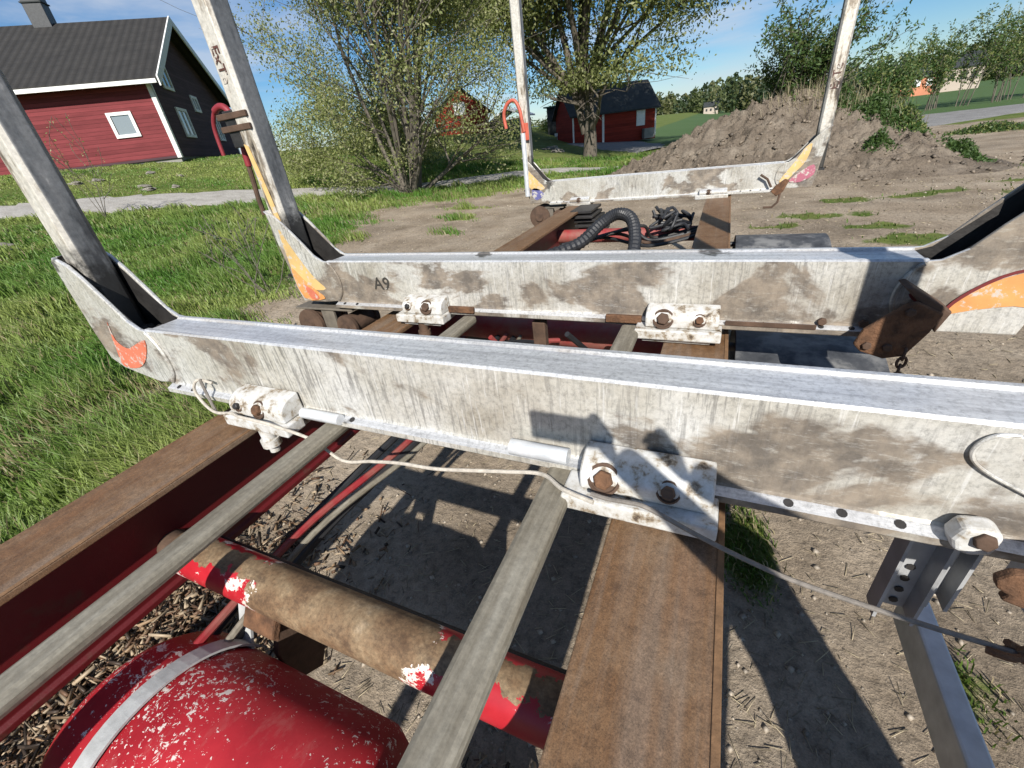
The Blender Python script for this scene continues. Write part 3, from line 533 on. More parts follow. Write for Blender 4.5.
MB().prism([(.40, 1.255), (.43, 1.30), (.50, 1.355), (.535, 1.34), (.50, 1.25), (.45, 1.21)], 4.84, 4.86, lambda a, b, y: (a, y, b)).build('hook_plate', RUST, B3, bevel=.005)
MB().tube([(.48, 4.85, 1.24), (.47, 4.84, 1.16), (.43, 4.84, 1.12), (.36, 4.84, 1.12)], .010, 7).build('hook', RUSTD, B3, smooth=True)
MB().tube([(.40, 4.86, 1.29), (.36, 4.86, 1.36), (.30, 4.86, 1.40)], .010, 7).build('hook', RUSTD, B3, smooth=True)
# cast boss with its weld seam on the right end of the near bunk
bs_ = [(.429, 1.500), (.408, 1.497), (.393, 1.482), (.389, 1.461), (.398, 1.443), (.421, 1.425), (.448, 1.410), (.50, 1.385), (.56, 1.37), (.56, 1.500)]
MB().prism(bs_, .7245, .7315, lambda a, b, y: (a, y, b)).build('end_boss', ALU[0], B1, bevel=.003)
MB().tube(lin([(a, .7262, b) for a, b in bs_[:9]], 5), .0032, 7).build('weld_bead', ALU[0], B1, smooth=True)
# winch drums below the left ends
def drums(xs, yf, z, B):
    for x, r in xs:
        d_ = MB().lathe([(-.07, .02), (-.07, r * .35), (-.055, r * .4), (-.05, r), (-.03, r), (-.028, r * .86), (.12, r * .86), (.125, r), (.15, r), (.15, 0)], (x, yf, z), (0, 1, 0), 28).build('winch_drum', RUSTD, B, smooth=True)
    x0 = xs[0][0]; x1 = xs[-1][0]
    MB().box((x0 + x1) / 2 - .045, (x0 + x1) / 2 + .045, yf - .03, yf - .012, z - .07, z + .085).build('drum_plate', m_plate, B, bevel=.004)
    MB().box(x0 - .09, x1 + .06, yf - .04, yf + .16, z + .087, z + .098).build('drum_plate', m_plate, B, bevel=.003)
m_plate = m_plain('dirty_bracket_steel', (.15, .13, .105), .7, .1, .4, 16, .4, .004)
drums([(-2.03, .088), (-1.765, .066)], 1.63, 1.163, B2); drums([(-1.885, .12), (-1.66, .07)], 4.94, 1.115, B3)
# load binders on the left stakes
def binder(pts, r, mat, rod, rr, B, nm='strap_tensioner'):
    MB().tube(lin(pts, 8), r, 10).build(nm, mat, B, smooth=True)
    MB().tube(lin(rod, 6), rr, 8).build('tensioner_rod', RUSTD if mat is REDHOOK else SILVER, B, smooth=True)
binder([(-2.34, 1.68, 2.03), (-2.33, 1.68, 2.15), (-2.28, 1.68, 2.215), (-2.21, 1.68, 2.225), (-2.165, 1.68, 2.17), (-2.165, 1.68, 2.10), (-2.18, 1.68, 2.02), (-2.185, 1.68, 1.97)], [.010] * 16 + [.015] * 41, REDHOOK, [(-2.187, 1.68, 1.97), (-2.195, 1.68, 1.9), (-2.205, 1.68, 1.82), (-2.205, 1.68, 1.74)], .012, B2)
MB().box(-2.20, -2.00, 1.615, 1.63, 2.115, 2.14).build('tensioner_bracket', RUSTD, B2, bevel=.003); MB().box(-2.20, -2.00, 1.615, 1.63, 2.165, 2.19).build('tensioner_bracket', RUSTD, B2, bevel=.003)
MB().box(-2.165, -2.095, 1.625, 1.70, 2.05, 2.20).build('tensioner_bracket', GREASE, B2, bevel=.004)
binder([(-2.19, 4.88, 2.03), (-2.20, 4.88, 2.16), (-2.15, 4.88, 2.25), (-2.07, 4.88, 2.27), (-2.02, 4.88, 2.19), (-2.00, 4.88, 2.08), (-1.985, 4.88, 1.98)], .018, ORHOOK, [(-1.995, 4.86, 1.97), (-1.995, 4.86, 1.7), (-2.0, 4.86, 1.35)], .026, B3)
MB().box(-2.02, -1.94, 4.885, 4.90, 1.90, 2.06).build('tensioner_bracket', ORHOOK, B3, bevel=.004)

# painted flame decals on the cheeks, thin raised paint
def decal(poly, yf, mat, B, lab, up=.0015):
    y0 = yf - .004 - .0012; n_ = len(poly); sm = []
    for i in range(n_):
        p = [Vector((*poly[(i + j) % n_], 0)) for j in (-1, 0, 1, 2)]
        for t_ in (0, .33, .66): q = .5 * (2 * p[1] + (p[2] - p[0]) * t_ + (2 * p[0] - 5 * p[1] + 4 * p[2] - p[3]) * t_ ** 2 + (3 * p[1] - p[0] - 3 * p[2] + p[3]) * t_ ** 3); sm.append((q.x, q.y))
    poly = sm; o = MB().prism(poly, y0 - up, y0, lambda a, b, y: (a, y, b)).build('decal', mat, B)
    o['label'] = lab
decal([(.445, 1.462), (.47, 1.468), (.54, 1.47), (.54, 1.455), (.47, 1.455)], .7285, REDD, B1, 'small red mark of the worn print')
decal([(-1.985, 1.535), (-2.005, 1.46), (-1.96, 1.43), (-1.90, 1.445), (-1.80, 1.475), (-1.86, 1.40), (-1.95, 1.350), (-2.06, 1.345), (-2.045, 1.41)], .732, REDD, B1, 'faded red flame print')
decal([(-2.035, 1.675), (-2.0, 1.61), (-1.945, 1.50), (-1.89, 1.42), (-1.84, 1.37), (-1.93, 1.365), (-2.03, 1.40), (-2.042, 1.52)], 1.60, YELLOW, B2, 'faded yellow flame print')
decal([(-2.04, 1.48), (-1.98, 1.42), (-1.92, 1.37), (-1.865, 1.318), (-2.018, 1.318)], 1.597, ORANGE, B2, 'faded orange flame print')
decal([(-1.99, 1.395), (-1.93, 1.36), (-1.905, 1.32), (-1.96, 1.316)], 1.594, REDD, B2, 'faded red flame print')
decal([(.632, 1.353), (.66, 1.40), (.70, 1.44), (.76, 1.475), (.86, 1.50), (.86, 1.385), (.78, 1.385), (.70, 1.37)], 1.60, ORANGE, B2, 'orange flame print')
decal([(.625, 1.345), (.645, 1.395), (.69, 1.445), (.75, 1.485), (.86, 1.513), (.86, 1.507), (.755, 1.478), (.695, 1.437), (.652, 1.388), (.637, 1.352)], 1.597, MAROON, B2, 'maroon outline of the flame print')
decal([(.545, 1.405), (.61, 1.35), (.622, 1.352), (.555, 1.413)], 1.597, MAROON, B2, 'maroon outline of the flame print')
decal([(-2.02, 1.64), (-1.95, 1.57), (-1.86, 1.48), (-1.80, 1.42), (-1.88, 1.40), (-1.99, 1.44)], 4.9, YELLOW, B3, 'faded yellow flame print')
decal([(-1.95, 1.42), (-1.87, 1.41), (-1.82, 1.35), (-1.90, 1.30), (-1.955, 1.34)], 4.9, BLUE, B3, 'faded blue patch of print')
decal([(.46, 1.335), (.56, 1.49), (.615, 1.59), (.66, 1.61), (.635, 1.48), (.56, 1.385), (.505, 1.325)], 4.9, YELLOW, B3, 'faded yellow flame print')
decal([(.535, 1.325), (.595, 1.39), (.70, 1.45), (.715, 1.37), (.62, 1.315)], 4.897, MAG, B3, 'faded magenta flame print')

# lettering
def text(body, size, M, mat, B, lab):
    cu = bpy.data.curves.new('print', 'FONT'); cu.body = body; cu.size = size; cu.extrude = .0008; cu.offset = .0008; cu.align_x = 'CENTER'; cu.align_y = 'CENTER'
    o = bpy.data.objects.new('tmp', cu); col.objects.link(o); bpy.context.view_layer.update()
    me = bpy.data.meshes.new_from_object(o.evaluated_get(bpy.context.evaluated_depsgraph_get())); bpy.data.objects.remove(o)
    me.transform(Matrix.Translation(-ORG[B]) @ M); me.materials.clear(); t_ = link('lettering', me, mat, B); t_['label'] = lab
XZ = Matrix(((1, 0, 0, 0), (0, 0, -1, 0), (0, 1, 0, 0), (0, 0, 0, 1)))
text('A9', .085, Matrix.Translation((-1.462, 1.598, 1.402)) @ XZ, INK, B2, 'black A9 printed on the bunk face')
text('ExTe', .066, Matrix.Translation((-2.052, 1.6195, 2.36)) @ XZ @ Matrix.Rotation(R(-90), 4, 'Z'), INKR, B2, 'brown ExTe lettering down the stake')
text('ExTe', .085, Matrix.Translation((.735, 4.9195, 2.08)) @ XZ @ Matrix.Rotation(R(90), 4, 'Z'), INKR, B3, 'worn ExTe lettering up the stake')
MB().prism([(-2.085, 2.06), (-2.06, 2.05), (-2.045, 1.95), (-2.03, 1.80), (-2.02, 1.66), (-2.05, 1.66), (-2.065, 1.85)], 1.6175, 1.6195, lambda a, b, y: (a, y, b)).build('decal', YELLOW, B2)['label'] = 'worn orange stripe on the stake'
MB().box(-2.035, -1.995, 4.9170, 4.9190, 1.60, 1.90).build('decal', YELLOW, B3)['label'] = 'worn yellow stripe on the stake'

# side guard at the right: brackets hanging from the near bunk, long rails
def chan(x0, x1, y0, y1, z0, z1, M, mat=SILVER, nm='guard_bracket', par=TR):
    t = .006; mb = MB(); mb.box(x0, x1, y1 - t, y1, z0, z1, M); mb.box(x0, x0 + t, y0, y1 - t, z0, z1, M); mb.box(x1 - t, x1, y0, y1 - t, z0, z1, M); return mb.build(nm, mat, par)
ALUD = m_plain('dark_stained_aluminium', (.36, .365, .37), .5, .15, .35, 14, .2, .003)
gb = chan(.385, .452, .752, .80, 1.00, 1.273, None, ALUD)
for i in range(4): MB().lathe([(0, 0), (0, .008), (.002, .008), (.002, 0)], (.425, .7925, 1.02 + i * .035), (0, -1, 0), 8).build('bracket_hole', GREASE, gb)
chan(.462, .500, .775, .82, 1.04, 1.273, None, ALUD)
MB().box(.558, .606, -2.2, 1.02, .69, .80).build('guard_rail', SILVER, TR, bevel=.006)
MB().box(.70, .75, -2.2, 1.02, .93, 1.04).build('guard_rail', SILVER, TR, bevel=.006)

# ------------------------------------------------------------------ cord along the near bunk
CP = [(-1.50, .715, 1.345), (-1.545, .70, 1.36), (-1.575, .69, 1.325), (-1.544, .68, 1.283), (-1.456, .66, 1.270), (-1.33, .645, 1.297), (-1.262, .622, 1.312), (-1.18, .622, 1.310), (-1.122, .63, 1.297), (-1.007, .65, 1.253), (-.928, .66, 1.187), (-.82, .665, 1.205), (-.706, .66, 1.23), (-.60, .66, 1.238), (-.515, .66, 1.254), (-.40, .67, 1.27), (-.30, .67, 1.288), (-.235, .625, 1.302), (-.165, .605, 1.305)]
cord = MB().tube(lin(CP, 6), .0048, 8).build('cord', CORD, None, (-1.0, .66, 1.2), smooth=True)
tag(cord, 'thin dirty white cord tied along the lower edge of the near bunk', 'cord')
MB().tube(lin([(-1.53, .70, 1.365), (-1.515, .69, 1.30), (-1.47, .67, 1.262), (-1.43, .66, 1.268)], 6), .005, 8).build('knot', CABLE, cord, smooth=True)
CB = [(-.170, .607, 1.325), (-.135, .602, 1.326), (-.10, .600, 1.330), (-.06, .597, 1.330), (.034, .597, 1.287), (.12, .603, 1.247), (.202, .61, 1.216), (.346, .61, 1.195), (.446, .612, 1.183), (.507, .61, 1.185), (.56, .61, 1.22), (.60, .612, 1.30)]
cb = MB().tube(lin(CB, 6), .0046, 9).build('steel_cable', CABLE, None, (.2, .61, 1.2), smooth=True)
tag(cb, 'grey steel cable running from the right clamp to the rusty hook plate', 'cable')
mb = MB()
for k in range(7): mb.tube(lin([(.455 + .012 * k, .60 + random.uniform(-.01, .02), 1.18 + random.uniform(-.02, .015)) for _ in range(1)] + [(.48 + .015 * k, .60 + random.uniform(-.02, .02), 1.185 + random.uniform(-.02, .03)), (.52 + .01 * k, .61 + random.uniform(-.015, .015), 1.19 + random.uniform(-.02, .04))], 4), .006, 6)
mb.build('splice', RUST, cb, smooth=True)

# ------------------------------------------------------------------ buildings
HC = Vector((-24.78, 15.55, 2.70)); HL = Vector((.755, .656, 0)); HG = Vector((-.656, .755, 0))
house = empty('house', (-31, 16, 2.7), 'large red wooden house with dark tiled roof on the grassy bank', 'house')
hp_ = lambda a, b, z: HC - HL * a + HG * b + Vector((0, 0, z))
LEN, WID, EV, RG, RB = 15.0, 12.6, 3.55, 6.55, 5.3
def hbox(mb, a0, a1, b0, b1, z0, z1, P=hp_):
    return mb.add([P(a, b, z) for z in (z0, z1) for b in (b0, b1) for a in (a0, a1)], [(0, 2, 3, 1), (4, 5, 7, 6), (0, 1, 5, 4), (2, 6, 7, 3), (0, 4, 6, 2), (1, 3, 7, 5)])
hbox(MB(), .06, LEN - .06, .06, WID - .06, -1.0, .28).build('foundation', CONC, house)
MB().prism([(0, .25), (WID, .25), (WID, EV), (RB, RG - .18), (0, EV)], .03, LEN, lambda b, z, a: hp_(a, b, z)).build('wall', REDWALL, house)
MB().prism([(.02, .25), (WID - .02, .25), (WID - .02, EV), (RB, RG - .22), (.02, EV)], 0, .028, lambda b, z, a: hp_(a, b, z)).build('gable_wall', SHADECLAD, house)['label'] = 'boarded gable wall coloured dark for its shade'
for sd in (0, 1):
    f = (lambda b: b) if sd == 0 else (lambda b: WID - b); hw = RB if sd == 0 else WID - RB; sl = (RG - EV) / hw
    MB().prism([(-.55, EV - .55 * sl + .02), (hw, RG + .02), (hw, RG + .20), (-.55, EV - .55 * sl + .17)], -.55, LEN + .5, lambda b, z, a: hp_(a, f(b), z)).build('roof', ROOF, house)
    MB().prism([(-.58, EV - .58 * sl - .16), (hw, RG - .16), (hw, RG + .24), (-.58, EV - .58 * sl + .22)], -.62, -.56, lambda b, z, a: hp_(a, f(b), z)).build('barge_board', WHITE, house)
hbox(MB(), -.50, LEN + .45, -.66, -.56, EV - .38, EV - .22).build('gutter', WHITE, house)
hbox(MB(), -.04, .16, -.04, -.001, .2, EV - .05).build('corner_board', WHITE, house); hbox(MB(), -.04, -.001, -.04, .16, .2, EV - .05).build('corner_board', WHITE, house)
hbox(MB(), -.04, -.001, WID - .2, WID, .2, EV - .05).build('corner_board', WHITE, house)
hbox(MB(), .1, LEN, -.035, -.001, .2, .30).build('base_board', SHADECLAD, house)
def hwin(u0, u1, z0, z1, gable, nm=1):
    g = (lambda mb, a0, a1, d0, d1, c, d: hbox(mb, -d1, -d0, a0, a1, c, d)) if gable else (lambda mb, a0, a1, d0, d1, c, d: hbox(mb, a0, a1, -d1, -d0, c, d))
    w = MB(); t = .13
    g(w, u0, u0 + t, .001, .07, z0, z1); g(w, u1 - t, u1, .001, .07, z0, z1); g(w, u0 + t, u1 - t, .001, .07, z0, z0 + t); g(w, u0 + t, u1 - t, .001, .07, z1 - t, z1)
    W = w.build('window', WHITE, house); k = max(1, nm)
    for i in range(k):
        a = u0 + t + (u1 - u0 - 2 * t) * i / k; b = u0 + t + (u1 - u0 - 2 * t) * (i + 1) / k; g(MB(), a + .02, b - .02, .003, .02, z0 + t, z1 - t).build('pane', GLASS, W)
        if i: g(MB(), a - .035, a + .035, .004, .06, z0 + t, z1 - t).build('mullion', WHITE, W)
hwin(1.25, 2.28, 1.25, 2.28, False, 1); hwin(1.7, 3.1, 3.25, 4.35, True, 2); hwin(5.5, 6.6, 2.55, 3.35, True, 2); hwin(2.1, 3.65, 1.15, 2.5, True, 2); hwin(8.6, 9.8, 1.15, 2.5, True, 2); hwin(6.0, 7.3, 1.15, 2.3, False, 2); hwin(10, 11.3, 1.15, 2.3, False, 2)
ch = hbox(MB(), 4.6, 5.4, 4.95, 5.65, RG - .3, RG + 1.35).build('chimney', DGREY, house, bevel=.02)
hbox(MB(), 4.5, 5.5, 4.85, 5.75, RG + 1.36, RG + 1.46).build('chimney_cap', ROOFB, ch); hbox(MB(), 4.55, 5.45, 4.90, 5.70, RG + .95, RG + 1.0).build('chimney_band', ROOFB, ch)
def shed(name, P0, Ld, Gd, length, width, zb, ev, rg, wall, label, cat, over=.35, trim=True):
    P0 = Vector(P0); Ld = Vector(Ld).normalized(); Gd = Vector(Gd).normalized(); s_ = empty(name, P0, label, cat)
    P = lambda a, b, z: P0 + Ld * a + Gd * b + Vector((0, 0, z))
    MB().prism([(0, -.5), (width, -.5), (width, ev), (width / 2, rg - .1), (0, ev)], 0, length, lambda b, z, a: P(a, b, z)).build('wall', wall, s_)
    k = (rg - ev) / (width / 2)
    for sd in (0, 1):
        f = (lambda b: b) if sd == 0 else (lambda b: width - b)
        MB().prism([(-over, ev - over * k + .02), (width / 2, rg + .02), (width / 2, rg + .16), (-over, ev - over * k + .14)], -over, length + over, lambda b, z, a: P(a, f(b), z)).build('roof', ROOFB, s_)
    if trim:
        for a in (0, length): hbox(MB(), a - .12 if a else -.03, a + .03 if a else .12, -.03, -.001, -.2, ev - .05, P).build('corner_board', WHITE, s_)
    return s_, P
S1, P1 = shed('red_shed', (-13.8, 46.3, .75), (.8, .6, 0), (-.6, .8, 0), 8.7, 5.0, .85, 2.35, 4.5, SHEDWALL, 'red wooden shed with black gable roof behind the single-trunk tree', 'shed')
hbox(MB(), 3.0, 3.22, -.04, -.001, -.3, 2.3, P1).build('door_post', WHITE, S1)
hbox(MB(), 6.6, 7.5, -.06, -.001, .75, 2.05, P1).build('window', WHITE, S1)
hbox(MB(), 7.2, 8.3, -.6, -.1, -.4, .45, P1).build('step', CONC, S1)
S2, P2 = shed('red_barn', (-28.2, 45.0, 2.6), (-.53, .85, 0), (.85, .53, 0), 9, 5.6, 2.7, 2.1, 4.35, SHEDWALL, 'red gable-ended barn half hidden behind the multi-stemmed tree', 'barn', trim=False)
hbox(MB(), -.03, -.001, 2.1, 3.3, 1.9, 3.0, P2).build('window', WHITE, S2)
g = empty('garden_shed', (-23.0, 52, 2.5), 'low green garden shed with a white sloping roof beside the barn', 'shed')
MB().box(-24.6, -20.6, 50.5, 53, 1.6, 3.6).build('wall', GREENP, g); MB().prism([(-25.4, 3.2), (-22.4, 4.75), (-20.2, 3.9), (-20.2, 3.75), (-22.4, 4.6), (-25.4, 3.05)], 50.2, 53.3, lambda a, b, y: (a, y, b)).build('roof', WHITE, g)
g = empty('dark_shed', (-18, 56, 1.6), 'dark open shed seen past the far left stake', 'shed')
MB().box(-19.4, -16.9, 55, 58, 1.2, 4.3).build('wall', ROOFB, g); MB().box(-19.7, -16.6, 54.7, 58.3, 4.31, 4.45).build('roof', GREENP, g)
tag(MB().box(-16.9, -15.0, 50, 50.7, 1.45, 1.75).box(-16.7, -16.5, 50.1, 50.6, .8, 1.45).box(-15.4, -15.2, 50.1, 50.6, .8, 1.45).build('garden_table', WHITE, None, (-16, 50.3, 1.2)), 'low white table on the lawn left of the red shed', 'table')
for nm, x, y, w, d, hh, m, lab in (('farmhouse', 33.0, 128, 6.5, 7, 3.4, ORHOUSE, 'distant orange rendered farmhouse behind the row of saplings'), ('farmhouse', 42, 135, 6, 7, 4.2, FARWHITE, 'distant pale house with a dark roof right of the orange one'), ('farmhouse', -12, 330, 8, 7, 4.5, FARWHITE, 'tiny pale house at the foot of the far wood')):
    g, P = shed(nm, (x - w / 2, y, .0), (1, 0, 0), (0, 1, 0), w, d, 0, hh, hh + 2.2, m, lab, 'house', .4, False)
    for q_ in (.2, .5, .8): hbox(MB(), w * q_ - .5, w * q_ + .5, -.06, -.001, hh * .45, hh * .45 + 1.3, P).build('window', WHITE if m is ORHOUSE else ROOFB, g)

# ------------------------------------------------------------------ vegetation
def rand_unit(n): v = rng.standard_normal((n, 3)); return v / np.linalg.norm(v, axis=1)[:, None]
def leaf_mesh(name, C, size, tint, mat, parent, asp=.5, droop=.3, var=.25):
    n = len(C); d = rand_unit(n); d[:, 2] -= droop; d /= np.linalg.norm(d, axis=1)[:, None]; w = np.cross(d, rand_unit(n)); w /= np.linalg.norm(w, axis=1)[:, None] + 1e-9
    s = size * (.6 + .8 * rng.random(n))[:, None]; nr = np.cross(d, w)
    V = np.stack([C, C + d * s * .5 + w * s * asp * .5 + nr * s * .06, C + d * s, C + d * s * .5 - w * s * asp * .5 + nr * s * .06], 1).reshape(-1, 3)
    b = np.arange(n) * 4; Tn = np.concatenate([np.stack([b, b + 1, b + 2], 1), np.stack([b, b + 2, b + 3], 1)])
    tint = np.atleast_2d(tint); c = tint[rng.integers(0, len(tint), n)] * (1 - var / 2 + var * rng.random(n))[:, None]
    return tri_mesh(name, V, Tn, mat, parent, color=np.repeat(c, 4, 0))
def grow(base, stems, depth, mb, ends, seed, sub=(5, 4), droop=0.0, wig=.10, nside=6):
    r_ = random.Random(seed)
    def branch(p, d, L, r, lev):
        k = 5; pts = [p]; q = p.copy(); dd = d.copy(); rads = [r]
        for i in range(k):
            dd = (dd + Vector((r_.gauss(0, wig), r_.gauss(0, wig), r_.gauss(.03 - droop * lev, wig * .7)))).normalized(); q = q + dd * (L / k); pts.append(q.copy()); rads.append(max(r * (1 - .72 * (i + 1) / k), .006))
        mb.tube(pts, rads, nside if lev == 0 else (5 if lev == 1 else 4), False)
        if lev >= depth:
            ends.append((pts, L)); return
        for j in range(sub[min(lev, len(sub) - 1)]):
            t = r_.uniform(.28, 1.0); i = min(int(t * k), k - 1); pp = pts[i].lerp(pts[i + 1], t * k - i); out = Vector((r_.gauss(0, 1), r_.gauss(0, 1), r_.gauss(.25, .6))).normalized()
            nd = (dd * r_.uniform(.5, 1.0) + out * r_.uniform(.55, .95)).normalized(); branch(pp, nd, L * r_.uniform(.42, .68) * (1.15 - .35 * t), rads[i] * .55, lev + 1)
        ends.append((pts[3:], L * .4))
    for (d, L, r, off) in stems: branch(Vector(base) + Vector(off), Vector(d).normalized(), L, r, 0)
def leaf_pts(ends, n, spread):
    P = []; L = np.array([e[1] for e in ends]) ** 1.0; k = rng.choice(len(ends), n, p=L / L.sum()); t = rng.random(n) ** .7
    for a, tt in zip(k, t):
        pts = ends[a][0]; f = tt * (len(pts) - 1); i = min(int(f), len(pts) - 2); q_ = pts[i].lerp(pts[i + 1], f - i); P.append((q_.x, q_.y, q_.z))
    P = np.array(P); return P + rng.standard_normal(P.shape) * spread
def tree(name, base, stems, depth, nleaf, lsize, spread, tints, label, cat, seed, sub=(5, 4), bark=BARK, group=None, clip=None, droop=.0, wig=.10, asp=.5, nside=6, rmax=99, lowr=0):
    root = empty(name, base, label, cat, group); mb = MB(); ends = []; grow(base, stems, depth, mb, ends, seed, sub, droop, wig, nside)
    mb.build('trunk', bark, root, smooth=True); P = leaf_pts(ends, nleaf, spread); gz = H(P[:, 0], P[:, 1]) + .05; P = P[P[:, 2] > np.maximum(gz, base[2] + (clip or 0))]
    P = P[np.hypot(P[:, 0] - base[0], P[:, 1] - base[1]) < rmax]; P = P[~((P[:, 2] < base[2] + lowr) & (P[:, 0] > base[0] + .9) & (rng.random(len(P)) < .62))]; leaf_mesh('crown', P, lsize, tints, LEAF, root, asp); return root
SPRING = [(.22, .25, .085), (.28, .295, .12), (.17, .205, .07), (.33, .33, .18)]
OLIVE = [(.215, .235, .085), (.18, .205, .07), (.27, .28, .13), (.14, .165, .06)]
DARKG = [(.055, .105, .03), (.08, .135, .04), (.10, .155, .05)]
rs = random.Random(4); st = []
for i in range(17):
    a = rs.uniform(0, 6.283); t = rs.uniform(.15, .75) if i < 12 else rs.uniform(.8, 1.5)
    st.append(((math.cos(a) * t, math.sin(a) * t, 1), rs.uniform(7.0, 9.8) if i < 12 else rs.uniform(4.0, 6.0), rs.uniform(.07, .13), (math.cos(a) * .3, math.sin(a) * .3, -.1)))
for a in (205, 250): st.append(((math.cos(R(a)) * 1.2, math.sin(R(a)) * 1.2, .6 + .3 * rs.random()), rs.uniform(3.2, 4.2), .05, (0, 0, -.1)))
tree('willow_tree', (-11.8, 16.1, .38), st, 2, 185000, .10, .27, SPRING, 'wide multi-stemmed tree in fresh leaf between house and trailer', 'tree', 11, (7, 6), asp=.48, rmax=5.6, lowr=3.6)
st = [((-.12, 0, 1), 5.0, .52, (0, 0, -.2)), ((-.34, .0, 1), 12, .28, (-.25, 0, 1.5)), ((-.1, .3, 1), 16, .30, (-.3, 0, 3.2)), ((.18, -.1, 1), 17, .30, (-.35, 0, 3.4)), ((.42, .1, 1), 15, .26, (-.3, 0, 3.6)), ((-.55, -.2, 1), 13, .22, (-.4, 0, 3.2)), ((.75, .0, 1), 13, .20, (-.3, 0, 4.0)), ((.05, -.5, 1), 14, .22, (-.4, 0, 4.2)), ((-.8, .2, .9), 11, .18, (-.4, 0, 3.5)), ((.95, -.2, .8), 11.5, .17, (-.3, 0, 4.6)), ((.3, .6, 1), 14, .2, (-.3, 0, 4)), ((-1.1, 0, .62), 9.5, .15, (-.35, 0, 3.4)), ((1.1, .1, .62), 9.5, .15, (-.3, 0, 3.7)), ((-.9, -.6, .7), 9, .14, (-.35, 0, 3.6)), ((.9, -.6, .7), 9, .14, (-.3, 0, 3.9)), ((1.3, 0, .9), 11, .14, (-.3, 0, 4.4))]
tree('willow_tree', (-8.75, 33.2, .10), st, 2, 260000, .21, .75, OLIVE, 'tall single-trunked tree standing before the red shed', 'tree', 23, (8, 6), BARK2, droop=.03, asp=.45, nside=10, clip=3.9)
# tall bush on the mound
st = [((rs.gauss(0, .28), rs.gauss(0, .28), 1), rs.uniform(1.2, 2.5), .022, (rs.gauss(0, .36), rs.gauss(0, .25), -.1)) for i in range(26)]
tree('bush', (1.75, 18.6, 1.85), st, 1, 10000, .11, .10, DARKG + [(.10, .12, .04)], 'tall leafy bush growing on top of the earth mound', 'bush', 31, (6, 4), asp=.4)
# row of saplings beyond the road
ORD = ['first', 'second', 'third', 'fourth', 'fifth', 'sixth', 'seventh', 'eighth', 'ninth', 'tenth', 'eleventh']
for i in range(11):
    x = 13.0 + i * 1.55 + rs.uniform(-.3, .3); y = 52.5 + i * .7 + rs.uniform(-1.2, 1.2); hh = [4.4, 4.0, 5.0, 5.4, 5.2, 6.4, 5.8, 7.4, 7.0, 8.2, 8.6][i]
    st = [((rs.gauss(0, .05), rs.gauss(0, .05), 1), hh * rs.uniform(.7, 1), .04, (rs.gauss(0, .22), rs.gauss(0, .2), 0)) for _ in range(4)]
    tree('sapling', (x, y, -.05), st, 1, 1900, .20, .13, DARKG + OLIVE[:2], ORD[i] + ' slender young tree from the left in the row beyond the gravel road', 'sapling', 40 + i, (8, 4), group='young trees in a row beyond the gravel road', asp=.45, wig=.06)
tree('bush', (9.6, 44.5, -.05), [((rs.gauss(0, .35), rs.gauss(0, .35), 1), rs.uniform(1.6, 3.2), .04, (rs.gauss(0, .4), rs.gauss(0, .4), 0)) for _ in range(12)], 1, 6000, .2, .25, DARKG + OLIVE[:1], 'broad dark bush at the near end of the sapling row', 'bush', 61, (6, 4))
# low weeds on and beside the mound
def weed(name, x, y, rx, ry, hh, n, size, tints, label, cat, mz=True, group=None):
    P = rng.standard_normal((n, 3)) * [rx * .45, ry * .45, 0]; rr = np.clip(1 - np.hypot(P[:, 0] / rx, P[:, 1] / ry), .12, 1); P[:, 2] = rng.random(n) ** .8 * hh * rr; P[:, 0] += x; P[:, 1] += y
    gz = np.maximum(H(P[:, 0], P[:, 1]), mound_h(P[:, 0], P[:, 1])) if mz else H(P[:, 0], P[:, 1]); P[:, 2] += gz
    root = empty(name, (x, y, float(np.maximum(H(x, y), mound_h(x, y)))), label, cat, group); leaf_mesh('foliage', P, size, tints, LEAF, root, .5, 0)
    mb = MB(); 
    for k in range(10):
        a = rs.uniform(0, 6.28); q_ = Vector((x + math.cos(a) * rx * .3, y + math.sin(a) * ry * .3, 0)); q_.z = float(max(H(q_.x, q_.y), mound_h(q_.x, q_.y))); mb.tube([q_, q_ + Vector((rs.gauss(0, .08), rs.gauss(0, .08), hh * .7))], .006, 4)
    mb.build('stem', BARK, root)
weed('weed', 3.7, 17.2, .75, .5, .55, 3200, .09, DARKG, 'dark green weeds on the right crest of the mound', 'weeds')
weed('weed', 4.55, 17.3, .55, .45, .45, 1800, .09, DARKG + OLIVE[:1], 'green weeds running down the right shoulder of the mound', 'weeds')
weed('weed', 2.9, 17.4, .45, .4, .45, 1500, .09, DARKG, 'small green weed clump left on the crest behind the right stake', 'weeds')
weed('weed', 3.55, 15.5, .30, .25, .4, 1100, .07, DARKG, 'small green plant halfway down the face of the mound', 'weeds')
weed('weed', 5.6, 16.2, .50, .4, .42, 3000, .07, DARKG, 'low round dark green clump at the right foot of the mound', 'weeds')
weed('weed', 9.6, 26.0, 1.6, .7, .4, 2200, .1, DARKG + OLIVE[:1], 'spreading green weeds by the road edge at the right', 'weeds')
weed('hedge', -19.5, 24.5, 3.6, 1.6, 3.6, 9000, .15, OLIVE + DARKG[:1], 'rounded olive green hedge on the lawn behind the middle left stake', 'hedge', False)
weed('hedge', -23.5, 32, 4.2, 2.0, 3.2, 7000, .2, OLIVE, 'long pale hedge farther back on the lawn', 'hedge', False)
weed('hedge', -17.5, 62, 5.5, 3, 8.5, 8000, .32, OLIVE + DARKG, 'tall olive shrubs between the green and the red shed', 'hedge', False)
